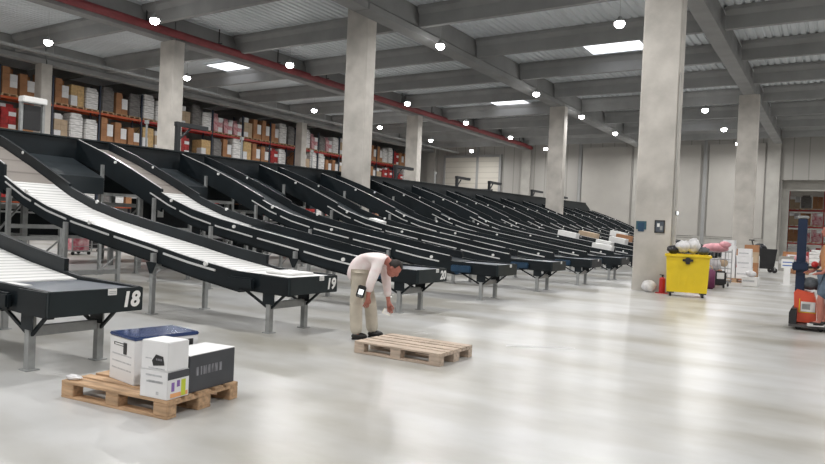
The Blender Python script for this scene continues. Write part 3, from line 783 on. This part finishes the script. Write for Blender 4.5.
def head_mesh(bm, c, fwd, upv, r=.105, mi=0, mi_dark=1):
    """a head: skull, jaw, nose, ears, eyes, mouth"""
    c = Vector(c); f = Vector(fwd).normalized(); s = Vector(upv).cross(f).normalized(); u = f.cross(s).normalized()
    B = Matrix((f, s, u)).transposed()
    def blob(loc, rad, sc, idx=0, seg=16):
        g = bmesh.ops.create_uvsphere(bm, u_segments=seg, v_segments=seg*2//3, radius=rad)
        for v in g['verts']:
            p = Vector((v.co.x*sc[0], v.co.y*sc[1], v.co.z*sc[2]))+Vector(loc); v.co = c+B @ p
        for v in g['verts']:
            for fc in v.link_faces: fc.material_index = idx
    blob((0, 0, .01), r, (.98, .78, 1.05)); blob((.028, 0, -.05), r*.72, (.95, .78, .95)); blob((r*.98, 0, -.022), .018, (1.1, .8, 1.6))
    for sg in (-1, 1):
        blob((-.005, sg*r*.80, -.015), .026, (.7, .4, 1.2)); blob((r*.80, sg*.034, .005), .011, (.6, 1, .7), mi_dark, 8)
        blob((r*.84, sg*.034, .024), .016, (.5, 1.1, .3), mi_dark, 8)
    blob((r*.84, 0, -.062), .022, (.5, 1.1, .3), mi_dark, 8)
def hand(bm_verts, edges, radii, wrist_i, w, d, curl_dir, side, s=1.0):
    """append palm + five fingers. d = hand direction, curl_dir = towards palm, side = thumb side"""
    d = Vector(d).normalized(); cu = Vector(curl_dir).normalized(); sd = Vector(side).normalized(); w = Vector(w)
    def add(p, r, pi):
        bm_verts.append(tuple(p)); radii.append(r); edges.append((pi, len(bm_verts)-1)); return len(bm_verts)-1
    palm = add(w+d*.045*s, (.022*s, .034*s), wrist_i)
    for k, (o, ln) in enumerate(((.027, .072), (.009, .08), (-.010, .074), (-.028, .058))):
        a = add(w+d*.085*s+sd*o*s, .0105*s, palm); b_ = add(w+d*(.085+ln*.5)*s+sd*o*1.15*s+cu*.012*s, .0092*s, a); add(w+d*(.085+ln*.85)*s+sd*o*1.15*s+cu*.035*s, .0082*s, b_)
    a = add(w+d*.035*s+sd*.036*s+cu*.01*s, .013*s, palm); b_ = add(w+d*.07*s+sd*.055*s+cu*.025*s, .011*s, a); add(w+d*.095*s+sd*.052*s+cu*.04*s, .0095*s, b_)

MO = Vector((-5.43, 7.30, 0)); ru = Vector((math.cos(.56), math.sin(.56), 0)); rv = Vector((-math.sin(.56), math.cos(.56), 0))
def L(u, v, z): return tuple(MO+ru*u+rv*v+Vector((0, 0, z)))
pel = L(-.11, 0, .87); spine = L(-.045, -.01, 1.06); chest = L(.10, -.03, 1.15); neckb = L(.235, -.05, 1.10); headc = Vector(L(.345, -.07, .985))
shN = L(.155, -.23, 1.06); elN = L(.055, -.33, .79); wrN = L(.03, -.31, .60)
shF = L(.20, .14, 1.06); elF = L(.245, .17, .75); wrF = L(.285, .15, .49)
hipN = L(-.11, -.095, .84); knN = L(-.145, -.12, .47); anN = L(-.115, -.13, .075)
hipF = L(-.09, .095, .84); knF = L(.035, .11, .47); anF = L(.085, .125, .075)
V = [pel, spine, chest, neckb, tuple(headc), shN, elN, wrN, shF, elF, wrF, hipN, knN, anN, hipF, knF, anF, L(-.03, -.14, .035), L(.17, .13, .035)]
E_ = [(0, 1), (1, 2), (2, 3), (3, 4), (2, 5), (5, 6), (6, 7), (2, 8), (8, 9), (9, 10), (0, 11), (11, 12), (12, 13), (0, 14), (14, 15), (15, 16), (13, 17), (16, 18)]
rad = [.12, .12, .125, .058, .06, .055, .042, .029, .055, .042, .029, .085, .058, .04, .085, .058, .04, .035, .035]
hand(V, E_, rad, 7, wrN, (Vector(wrN)-Vector(elN)), ru*-.3+rv*.6, ru)
hand(V, E_, rad, 10, wrF, (Vector(wrF)-Vector(elF))+ru*.02, -rv+ru*.1, ru*1.0-rv*.3)
hf = (ru*.62+Vector((0, 0, -.75))-rv*.25).normalized(); hu = (ru*.75+Vector((0, 0, .62)))
man = skin('person', V, E_, rad, ['skin', 'shoe'], extra=lambda bm: head_mesh(bm, headc, hf, hu))
tag(man, 'man in pale shirt and beige trousers bending over the empty pallet', 'person')
sv = [L(-.125, 0, .735), L(-.12, 0, .93), spine, chest, L(.215, -.048, 1.11), shN, elN, L(.037, -.31, .66), shF, elF, L(.277, .155, .55)]
se = [(0, 1), (1, 2), (2, 3), (3, 4), (3, 5), (5, 6), (6, 7), (3, 8), (8, 9), (9, 10)]
skin('shirt', sv, se, [(.175, .21), (.165, .195), (.152, .178), (.155, .185), (.085, .09), .088, .066, .050, .088, .066, .050], 'shirt', man)
tv = [L(-.115, 0, .88), hipN, knN, L(-.118, -.13, .055), hipF, knF, L(.08, .125, .055), L(-.115, 0, .78)]
te = [(0, 1), (1, 2), (2, 3), (0, 4), (4, 5), (5, 6)]
tv = tv[:7]
skin('trousers', tv, te, [(.12, .13), .112, .095, .088, .12, .095, .088], 'chino', man)
for a, u0, v0 in ((anN, -.115, -.13), (anF, .085, .125)):
    b = MB(); b.ball((0.035, 0, .045), .055, 'shoe', (2.0, .85, .9), 14); b.box(-.07, .14, -.042, .042, 0, .018, 'shoe', .008)
    o = b.done('shoe', parent=man, smooth=False); q = L(u0, v0, 0); o.location = (q[0], q[1], .001); o.rotation_euler = (0, 0, .56)
# hair cap
b = MB(); hs_ = hu.cross(hf).normalized(); hu_ = hf.cross(hs_).normalized(); B = Matrix((hf, hs_, hu_)).transposed()
g = bmesh.ops.create_uvsphere(b.bm, u_segments=20, v_segments=14, radius=.113)
dele = [v for v in g['verts'] if (v.co.x > .055 and v.co.z < .07) or v.co.z < -.035 or (v.co.x > .01 and v.co.z < -.0)]
bmesh.ops.delete(b.bm, geom=dele, context='VERTS')
for v in b.bm.verts: v.co = headc+B @ Vector((v.co.x*.98, v.co.y*.82, v.co.z*1.05+.012))
bmesh.ops.solidify(b.bm, geom=b.bm.faces[:], thickness=.012)
b.done('hair', 'hair', man, smooth=True)
# belt
t = thing('handheld_scanner', 'black handheld device with a lit white screen in the bending man\'s hand', 'scanner', L(-.075, -.345, .615), .56)
t.rotation_euler = (.1, .25, .56)
b = MB(); b.box(-.055, .055, -.02, .012, -.02, .145, 'black', .012); b.done('case', parent=t)
b = MB(); b.box(-.032, .032, -.0225, -.020, .025, .095, 'screen'); b.done('screen', parent=t)
b = MB()
for i in range(3):
    for j in range(2): b.box(-.03+i*.022, -.015+i*.022, -.0225, -.020, -.01+j*.016, .0+j*.016, 'galv')
b.done('keypad', parent=t)
b = MB(); b.box(-.06, .06, -.04, .04, -.001, .001, 'paper'); b.box(-.05, .055, -.035, .035, .0012, .0022, 'white'); o = b.done('paper_slip'); o.location = L(.27, .13, .36); o.rotation_euler = (1.0, .3, .4)
tag(o, 'small cream paper slip held in the bending man\'s lowered hand', 'paper')

# ------------------------------------------------------------------ yellow bin and surroundings
BX, BYY, BR = -3.42, 18.95, .2
t = thing('waste_container', 'large yellow wheeled waste container beside the big column', 'bin', (BX, BYY, 0), BR)
def taper(x0, x1, y0, y1, z0, z1, tx, ty, m, b):
    vs = [b.bm.verts.new(p) for p in ((x0+tx, y0+ty, z0), (x1-tx, y0+ty, z0), (x1-tx, y1-ty, z0), (x0+tx, y1-ty, z0), (x0, y0, z1), (x1, y0, z1), (x1, y1, z1), (x0, y1, z1))]
    i = b.mi(m)
    for f in ((0, 1, 2, 3), (4, 5, 6, 7), (0, 1, 5, 4), (1, 2, 6, 5), (2, 3, 7, 6), (3, 0, 4, 7)): b.bm.faces.new([vs[k] for k in f]).material_index = i
b = MB(); taper(-.54, .54, -.37, .37, .12, 1.10, .04, .05, 'bin', b)
for x in (-.40, -.2, 0, .2, .40): b.box(x-.02, x+.02, -.345, -.325, .25, .95, 'bin')
b.done('container_body', parent=t)
b = MB()
for a in ((-.58, .58, -.41, -.35), (-.58, .58, .35, .41), (-.58, -.52, -.35, .35), (.52, .58, -.35, .35)): b.box(*a, 1.06, 1.13, 'bin', .01)
b.done('rim', parent=t)
b = MB(); b.tube((0.0, -.44, .98), (0.0, -.36, .98), .075, 'black', 14); b.box(-.13, .13, -.43, -.36, .95, 1.01, 'black'); b.box(-.05, .05, -.43, -.36, .88, .95, 'black'); b.done('lock_catch', parent=t)
for sx in (-1, 1):
    for sy in (-1, 1):
        b = MB(); b.tube((sx*.40-.03, sy*.26, .07), (sx*.40+.03, sy*.26, .07), .07, 'black', 14); b.box(sx*.40-.09, sx*.40+.09, sy*.26-.06, sy*.26+.06, .09, .119, 'black'); b.done('castor', parent=t)
def inbin(n, x, y, z, r, m, label, cat='rubbish bag', sc=(1.2, .9, .8)):
    b = MB(); b.ball((0, 0, 0), r, m, sc, 16, .13); o = b.done('rubbish_bag', smooth=True)
    c, s = math.cos(BR), math.sin(BR); o.location = (BX+c*x-s*y, BYY+s*x+c*y, z); tag(o, label, cat, 'rubbish heaped in the yellow container')
inbin(0, -.37, -.05, 1.24, .14, 'blackbag', 'black bag at the left edge of the yellow container')
inbin(1, -.12, -.08, 1.34, .2, 'bag', 'white bag heaped on the yellow container, next to the black bag', sc=(1.0, .9, .8))
inbin(2, .14, -.02, 1.36, .21, 'bag', 'largest white bag in the middle of the yellow container', sc=(.8, .9, 1))
inbin(3, .38, -.06, 1.24, .13, 'greybag', 'grey bag at the right edge of the yellow container')
# extinguisher & bits by the column
t = thing('fire_extinguisher', 'red fire extinguisher on the floor at the column foot left of the yellow bin', 'fire extinguisher', (-4.10, 19.2, 0))
b = MB(); b.tube((0, 0, 0), (0, 0, .38), .085, 'red', 16); b.ball((0, 0, .38), .085, 'red', (1, 1, .6), 16); b.done('cylinder', parent=t)
b = MB(); b.tube((0, 0, .42), (0, 0, .50), .025, 'black', 10); b.box(-.08, .04, -.012, .012, .48, .50, 'black'); b.done('valve', parent=t)
b = MB(); b.box(-.16, .16, -.12, .12, 0, .02, 'red'); b.done('floor_stand', parent=t)
for c in list(t.children):
    if c.name.startswith(('cylinder', 'valve')): c.location.z = .02
b = MB(); b.ball((0, 0, .17), .2, 'bag', (1.05, .8, .85), 14, .06); o = b.done('rubbish_bag', smooth=True); o.location = (-4.46, 19.22, .0)
tag(o, 'white bag slumped on the floor against the foot of the big column', 'rubbish bag')
b = MB(); b.box(-4.97, -4.68, 19.49, 19.498, 1.76, 2.0, 'teal'); b.box(-4.91, -4.74, 19.484, 19.49, 1.70, 1.95, 'motor')
tag(b.done('wall_sign'), 'small dark teal notice on the big column, left one', 'sign')
t = thing('framed_notice', 'small dark framed notice on the big column, right one', 'sign', (-4.31, 19.495, 1.68))
b = MB()
for a in ((-.14, .14, 0, .03), (-.14, .14, .33, .36), (-.14, -.11, .03, .33), (.11, .14, .03, .33)): b.box(a[0], a[1], -.02, 0, a[2], a[3], 'black')
b.done('frame', parent=t)
b = MB(); b.box(-.11, .11, -.01, 0, .03, .33, 'tray'); b.box(-.07, .0, -.013, -.01, .17, .27, 'white'); b.box(.01, .08, -.013, -.01, .08, .2, 'galv'); b.done('picture', parent=t)
b = MB(); b.box(-3.965, -3.93, 19.5, 19.58, 0.0, 6.2, 'plinth'); tag(b.done('lit_edge_strip'), 'thin grey strip standing in for the lit right edge of the big column', 'strip')  # added strip imitates the narrow column face catching light
t = thing('white_globe', 'small round white glowing globe on the right side of the big column', 'lamp', (-3.93, 19.75, 2.26))
b = MB(); b.tube((-.04, 0, 0), (.02, 0, 0), .07, 'galv', 14); b.done('base', parent=t)
b = MB(); b.ball((.03, 0, 0), .06, 'screen', (.6, 1, 1), 12); b.done('globe', parent=t)  # small white globe given a glow

# goods on the floor beyond the bin
def at(x, y, z=0): return (x, y, z)
t = thing('wire_trolley', 'wire trolley heaped with pink fabric right of the yellow container', 'trolley', (-3.52, 24.3, 0), .45)
b = MB()
for sx in (-.45, .45):
    for sy in (-.3, .3): b.tube((sx, sy, .12), (sx, sy, 1.25), .015, 'galv', 6)
for z in (.3, .6, .9, 1.15):
    for sy in (-.3, .3): b.tube((-.45, sy, z), (.45, sy, z), .01, 'galv', 6)
    for sx in (-.45, .45): b.tube((sx, -.3, z), (sx, .3, z), .01, 'galv', 6)
for k in range(9):
    x = -.45+k*.1125; b.tube((x, -.3, .15), (x, -.3, 1.15), .006, 'galv', 5)
b.done('cage', parent=t)
b = MB(); b.box(-.45, .45, -.3, .3, .14, .17, 'galv'); b.done('base_shelf', parent=t)
for sx in (-.38, .38):
    for sy in (-.24, .24): b = MB(); b.tube((sx-.015, sy, .06), (sx+.015, sy, .06), .06, 'black', 10); b.box(sx-.02, sx+.02, sy-.02, sy+.02, .08, .14, 'galv'); b.done('castor', parent=t)
b = MB(); b.ball((0, 0, 0), .34, 'pink', (1.3, .8, .45), 16, .08); b.ball((.3, -.1, .12), .16, 'pink', (1.2, 1, .7), 12, .1); o = b.done('fabric_bundle', smooth=True); o.location = (-3.52, 24.3, 1.28)
tag(o, 'heap of pink fabric on top of the wire trolley', 'fabric')
for n, (dx, dz, m, r) in enumerate(((-.28, .30, 'purple', .2), (.22, .32, 'greybag', .2), (0, .72, 'bag', .22), (.3, .78, 'card_light', .14))):
    b = MB(); b.ball((0, 0, 0), r, m, (1, .8, .95), 12, .06); o = b.done('goods_bag', smooth=True); o.location = (-3.52+dx*.9, 24.3+dx*.43-.02, dz)
    tag(o, '%s bag inside the wire trolley, %s' % ({'purple': 'purple', 'greybag': 'grey', 'bag': 'white', 'card_light': 'tan'}[m], 'on its base shelf' if dz < .5 else 'in its upper half'), 'bag')
t = thing('duffel_bag', 'purple upright bag on the floor between yellow container and wire trolley', 'bag', (-3.42, 22.5, 0))
b = MB(); b.box(-.19, .19, -.14, .14, 0, .62, 'purple', .05); b.done('bag_body', parent=t, smooth=True)
b = MB()
for k in range(8):
    a0, a1 = PI*k/8, PI*(k+1)/8; b.tube((.12*math.cos(a0), 0, .6+.14*math.sin(a0)), (.12*math.cos(a1), 0, .6+.14*math.sin(a1)), .013, 'tan', 6)
b.done('handle', parent=t)
t = thing('white_suitcase', 'black and white wheeled case on the floor right of the purple bag', 'case', (-3.22, 23.3, 0), .4)
b = MB(); b.box(-.2, .2, -.13, .13, .09, .55, 'black', .04); b.box(-.1, .12, -.135, -.13, .3, .5, 'white'); b.done('case_body', parent=t)
for sx in (-.15, .15): b = MB(); b.tube((sx-.02, 0, .05), (sx+.02, 0, .05), .05, 'black', 10); b.done('wheel', parent=t)
def floor_pallet(x, y, rz, label):
    return pallet('euro_pallet', label, (x, y), rz, 'wood')
pallet('euro_pallet', 'wooden pallet under the stacked white cartons right of the wire trolley', (-2.6, 27.0), PI+.05, 'wood')
bx = random.Random(5)
stack = [(-2.92, 27.35, .15, .52, .5, .42), (-2.92, 27.35, .57, .50, .48, .40), (-2.92, 27.35, .97, .46, .44, .30), (-3.47, 27.35, .15, .50, .5, .40), (-3.47, 27.35, .55, .48, .46, .42), (-3.47, 27.35, .97, .46, .42, .38), (-3.47, 27.35, 1.35, .4, .38, .22)]
for n, (x, y, z, w, d, h) in enumerate(stack):
    b = MB(); b.box(-w/2, w/2, -d/2, d/2, 0, h-.004, 'cartonwhite', .01); b.box(-w/2+.03, w/2-.1, -d/2-.002, -d/2, h*.35, h*.5, 'printgrey'); b.box(-.03, .03, -d/2, d/2, h-.004, h-.003, 'printgrey')
    o = b.done('white_carton'); o.location = (x, y, z+.001); o.rotation_euler = (0, 0, bx.uniform(-.03, .03))
    tag(o, 'white carton on the pallet behind the wire trolley, %s of the %s stack' % (['lowest', 'second', 'third', 'topmost'][(n if n < 3 else n-3)] if not n == 2 else 'topmost', 'right' if n < 3 else 'left'), 'carton', 'white cartons right of the wire trolley')
pallet('euro_pallet', 'wooden pallet under the brown cartons left of the black trolley', (-2.85, 31.0), PI, 'wood')
for n, (x, z, h, m) in enumerate(((-3.1, .15, .5, 'card'), (-3.1, .65, .45, 'card_light'), (-3.1, 1.10, .30, 'card'), (-3.7, .15, .55, 'card_light'), (-3.7, .70, .5, 'card'))):
    b = MB(); b.box(-.26, .26, -.3, .3, 0, h-.004, m, .008); b.box(-.03, .03, -.3, .3, h-.004, h-.003, 'tan'); o = b.done('brown_carton'); o.location = (x, 31.4, z+.001)
    tag(o, '%s carton on the pallet left of the black trolley, %s' % ({'card': 'brown', 'card_light': 'pale brown'}[m], ['lowest on the right', 'middle on the right', 'topmost on the right', 'lowest on the left', 'topmost on the left'][n]), 'carton', 'brown cartons left of the black trolley')
t = thing('refuse_trolley', 'tall black wheeled trolley standing far back under the white wall', 'trolley', (-3.15, 37.6, 0), .4)
b = MB(); taper(-.5, .5, -.35, .35, .2, 1.2, .1, .08, 'black', b); b.done('tub', parent=t)
b = MB(); b.bar((-.5, 0, 1.2), (-.62, 0, 1.62), .05, .05, 'black'); b.box(-.66, -.58, -.3, .3, 1.58, 1.64, 'black'); b.ball((-.2, 0, 1.2), .28, 'blackbag', (1.2, 1, .9), 14, .08); b.done('push_handle', parent=t)
for sx in (-.42, .42):
    for sy in (-.3, .3): b = MB(); b.tube((sx, sy-.03, .13), (sx, sy+.03, .13), .13, 'black', 14); b.box(sx-.03, sx+.03, sy-.04, sy+.04, .13, .3, 'galv'); b.done('wheel', parent=t)
t = thing('sign_stand', 'white sign on a post standing on the floor left of the pallet truck', 'sign', (-1.55, 27.8, 0), .2)
b = MB(); b.box(-.2, .2, -.02, .02, .62, .95, 'white', .005); b.done('sign_board', parent=t)
b = MB()
for z in (.70, .82): b.box(-.16, .16, -.0215, -.02, z, z+.035, 'blueprint')
b.done('sign_print', parent=t)
b = MB(); b.box(-.1, .1, -.08, .08, 0.03, .62, 'white', .01); b.box(-.18, .18, -.15, .15, 0, .03, 'white'); b.done('stand_post', parent=t)
# loose clutter beside the trolleys
cg = random.Random(3)
CL = [(-3.75, 25.6, 0, 'box', 'card', .5, .4, .5, 'brown carton on the floor behind the wire trolley'),
      (-3.72, 25.6, .505, 'bag', 'pink', .2, 0, 0, 'pink cloth bundle on the brown carton behind the wire trolley'),
      (-2.5, 25.4, 0, 'box', 'white', .5, .4, .32, 'low white box in front of the white carton stacks'),
      (-2.5, 25.4, .325, 'bag', 'bag', .15, 0, 0, 'small white bag on the low white box'),
      (-3.3, 28.9, 0, 'box', 'red', .5, .4, .6, 'red crate on the floor behind the white carton stacks'),
      (-3.3, 28.9, .605, 'bag', 'bag', .26, 0, 0, 'white bag lying on the red crate'),
      (-3.85, 23.2, 0, 'box', 'pinkgoods', .5, .5, 1.0, 'tall pink and white crate between the yellow container and wire trolley'),
      (-3.4, 34.0, 0, 'box', 'white', .7, .5, .9, 'white chest standing between brown cartons and black trolley'),
      (-3.4, 34.0, .905, 'bag', 'pink', .24, 0, 0, 'pink bag lying on the white chest'),
      (-2.3, 41.5, 0, 'box', 'plinth', .8, .6, .8, 'grey crate on the floor beyond the black trolley'),
      (-1.6, 38.5, 0, 'box', 'card', .7, .6, .6, 'brown crate on the floor right of the black trolley'),
      (-1.55, 38.5, .605, 'bag', 'pink', .28, 0, 0, 'pink bag on the brown crate right of the black trolley')]
for x, y, z, kind, m, w_, d_, h_, lab in CL:
    b = MB()
    if kind == 'box': b.box(-w_/2, w_/2, -d_/2, d_/2, 0, h_, m, .012); b.box(-w_/2+.04, w_/2-.1, -d_/2-.002, -d_/2, h_*.5, h_*.7, 'printgrey')
    else: b.ball((0, 0, w_*.7), w_, m, (1.15, .9, .72), 14, .08)
    o = b.done('crate' if kind == 'box' else 'cloth_bag', smooth=kind != 'box'); o.location = (x, y, z+.001); o.rotation_euler = (0, 0, cg.uniform(-.3, .3)); tag(o, lab, 'crate' if kind == 'box' else 'bag')
# small goods further off on the right
rg = random.Random(11)
gl = [(-1.9, 44, 'card', .7, .8), (-1.0, 46, 'wrap', .8, 1.1), (-2.3, 49, 'pinkgoods', .7, .8), (-0.1, 41, 'greywrap', .8, 1.3), (.2, 36.0, 'card_light', .8, .9), (-1.4, 52, 'redgoods', .8, 1.0), (1.2, 40.5, 'wrap', .8, 1.5), (-3.0, 56, 'card', .8, .9), (-.4, 57, 'wrap', .8, 1.2)]
for n, (x, y, m, w, h) in enumerate(gl):
    o = bpy.data.objects.new('pallet_load', LM[m]); COL.objects.link(o); o.location = (x, y, .001); o.scale = (.8, .9, h/1.5); o.rotation_euler = (0, 0, rg.uniform(-.3, .3))
    tag(o, '%s load on the far floor at right, %s nearest the opening' % (KN[m], ORD[n]), 'pallet load', 'loads on the far floor before the opening')
# tall stacked goods behind the truck at the right edge
b = MB(); b.ball((0, 0, 0), .36, 'blackbag', (1.0, .8, 1.05), 14, .1); o = b.done('black_bale', smooth=True); o.location = (.42, 20.2, 1.62+.42); tag(o, 'rough black bale on top of the cartons behind the pallet truck', 'bale')
for n, (x, z, h, m) in enumerate(((.3, 0, .85, 'card'), (.3, .85, .35, 'card_light'), (.3, 1.20, .42, 'cartonwhite'))):
    b = MB(); b.box(-.4, .45, -.35, .35, 0, h-.004, m, .01); b.box(-.3, .1, -.352, -.35, h*.3, h*.6, 'printgrey' if m == 'cartonwhite' else 'card_light'); o = b.done('carton'); o.location = (x+.08, 20.2, z)
    tag(o, '%s carton in the stack behind the pallet truck' % {'card': 'brown bottom', 'card_light': 'pale brown middle', 'cartonwhite': 'white top'}[m], 'carton')

# ------------------------------------------------------------------ pallet truck and rider
TX, TY = -.70, 13.7
t = thing('pallet_truck', 'orange-red ride-on pallet truck with dark mast at the right edge', 'pallet truck', (TX, TY, 0))
b = MB(); b.prism([(0, .055), (1.9, .055), (1.9, .10), (.04, .10), (0, .085)], 'y', 0, .78, 'steelplate'); b.done('platform', parent=t)
b = MB(); b.prism([(.08, .12), (.42, .12), (.41, .5), (.36, .66), (.10, .72), (.05, .66)], 'y', .27, .76, 'truck')
b.done('motor_cover', parent=t)
b = MB(); b.box(.17, .40, .257, .269, .32, .50, 'white'); b.box(.19, .32, .2555, .257, .36, .46, 'galv'); b.box(.14, .41, .2655, .269, .30, .315, 'bin'); b.box(.14, .155, .2655, .269, .30, .55, 'bin'); b.done('sticker', parent=t)
b = MB(); b.prism([(.0, .10), (.12, .10), (.12, .38), (.03, .38), (0, .3)], 'y', .0, .78, 'black'); b.done('bumper', parent=t)
b = MB(); b.box(.06, .21, .3, .44, .66, 2.02, 'navy', .01); b.box(.04, .23, .28, .46, 2.02, 2.07, 'galv', .01); b.done('mast', parent=t)
b = MB(); b.box(.0, .26, .22, .50, 1.06, 1.22, 'navy', .02); b.done('control_head', parent=t)
b = MB(); b.tube((.25, .25, 1.13), (.42, .25, 1.15), .025, 'black', 8); b.ball((.36, .22, 1.19), .06, 'red', (1, 1, 1), 12); b.tube((.42, .1, 1.15), (.42, .4, 1.15), .02, 'black', 8); b.done('handlebar', parent=t)
for x in (.15, .5):
    for y in (.12, .66): b = MB(); b.tube((x, y-.04, .05), (x, y+.04, .05), .05, 'black', 12); b.done('wheel', parent=t)
for y in (.1, .5):
    b = MB(); b.box(1.9, 2.6, y, y+.18, .04, .09, 'truck', .01); b.done('fork', parent=t)
b = MB(); b.ball((0, 0, .1), .16, 'greybag', (1.2, .9, .72), 16, .06); b.ball((.14, .0, .06), .09, 'blackbag', (1.2, 1.2, .9), 12, .08); o = b.done('work_bag', smooth=True); o.location = (TX+.29, TY+.44, .73)
tag(o, 'grey bag slumped over the cover of the orange pallet truck', 'bag')
b = MB(); b.box(-.14, .14, -.12, .12, 0, .14, 'card_light', .01); b.box(-.1, .05, -.1215, -.12, .04, .1, 'white'); o = b.done('small_carton'); o.location = (TX+.28, TY+.68, .735); tag(o, 'small pale carton on the pallet truck beside the mast', 'carton')
MO = Vector((TX+.59, TY+.13, .10)); ru = Vector((-.95, -.31, 0)); rv = Vector((.31, -.95, 0))
# rider faces towards the mast, feet on the platform
V = [L(0, 0, .95), L(-.01, 0, 1.15), L(.0, 0, 1.36), L(.02, 0, 1.50), L(.03, 0, 1.64), L(0, -.19, 1.40), L(.06, -.25, 1.12), L(.20, -.22, .96), L(0, .19, 1.40), L(.06, .25, 1.12), L(.18, .22, .95),
     L(0, -.10, .90), L(.08, -.12, .5), L(.0, -.12, .08), L(0, .10, .90), L(.16, .12, .50), L(.16, .13, .08), L(.12, -.12, .04), L(.30, .13, .04)]
rad = [.12, .12, .13, .055, .06, .055, .042, .029, .055, .042, .029, .088, .06, .04, .088, .06, .04, .035, .035]
E2 = [(0, 1), (1, 2), (2, 3), (3, 4), (2, 5), (5, 6), (6, 7), (2, 8), (8, 9), (9, 10), (0, 11), (11, 12), (12, 13), (0, 14), (14, 15), (15, 16), (13, 17), (16, 18)]
hand(V, E2, rad, 7, V[7], ru, Vector((0, 0, -1)), rv*1.0); hand(V, E2, rad, 10, V[10], ru, Vector((0, 0, -1)), rv*-1.0)
hc = Vector(L(.04, 0, 1.70))
rider = skin('person', V, E2, rad, ['skin', 'shoe'], extra=lambda bm: head_mesh(bm, hc, ru, Vector((0, 0, 1))))
tag(rider, 'person in ochre shirt and blue-grey shorts standing on the pallet truck', 'person')
skin('work_shirt', [L(0, 0, .92), L(-.01, 0, 1.15), L(0, 0, 1.36), L(.01, 0, 1.44), L(0, -.19, 1.40), L(.05, -.24, 1.16), L(0, .19, 1.40), L(.05, .24, 1.16)], [(0, 1), (1, 2), (2, 3), (2, 4), (4, 5), (2, 6), (6, 7)],
     [.155, .15, .16, .08, .085, .07, .085, .07], 'ochre', rider)
skin('shorts', [L(0, 0, .94), L(0, -.10, .88), L(.06, -.12, .48), L(0, .10, .88), L(.14, .12, .48)], [(0, 1), (1, 2), (0, 3), (3, 4)], [.15, .125, .105, .125, .105], 'denim', rider)
for u0, v0 in ((.0, -.12), (.16, .13)):
    b = MB(); b.ball((.05, 0, .045), .055, 'shoe', (2.3, .85, .75), 14); b.box(-.08, .19, -.045, .045, 0, .022, 'white', .008); b.box(.1, .185, -.05, .05, .0221, .05, 'white', .01)
    o = b.done('shoe', parent=rider); q = L(u0, v0, 0); o.location = (q[0], q[1], .102); o.rotation_euler = (0, 0, math.atan2(ru.y, ru.x))
b = MB(); g = bmesh.ops.create_uvsphere(b.bm, u_segments=20, v_segments=14, radius=.113); f_ = ru; s_ = Vector((0, 0, 1)).cross(f_); B = Matrix((f_, s_, Vector((0, 0, 1)))).transposed()
bmesh.ops.delete(b.bm, geom=[v for v in g['verts'] if (v.co.x > .05 and v.co.z < .06) or v.co.z < -.04], context='VERTS')
for v in b.bm.verts: v.co = hc+B @ Vector((v.co.x, v.co.y*.84, v.co.z*1.05+.012))
bmesh.ops.solidify(b.bm, geom=b.bm.faces[:], thickness=.012); b.done('hair', 'hair', rider, smooth=True)

# ------------------------------------------------------------------ world / view
w = bpy.data.worlds.new('world'); SC.world = w; w.use_nodes = True
w.node_tree.nodes['Background'].inputs['Color'].default_value = (.6, .7, .85, 1); w.node_tree.nodes['Background'].inputs['Strength'].default_value = .4
SC.view_settings.view_transform = 'Standard'; SC.view_settings.look = 'None'; SC.view_settings.gamma = 1; SC.view_settings.use_curve_mapping = False
SC.view_settings.exposure = -1.20
SC.cycles.max_bounces = 6; SC.cycles.diffuse_bounces = 4; SC.cycles.glossy_bounces = 3; SC.cycles.sample_clamp_indirect = 4
SC.cycles.use_denoising = True
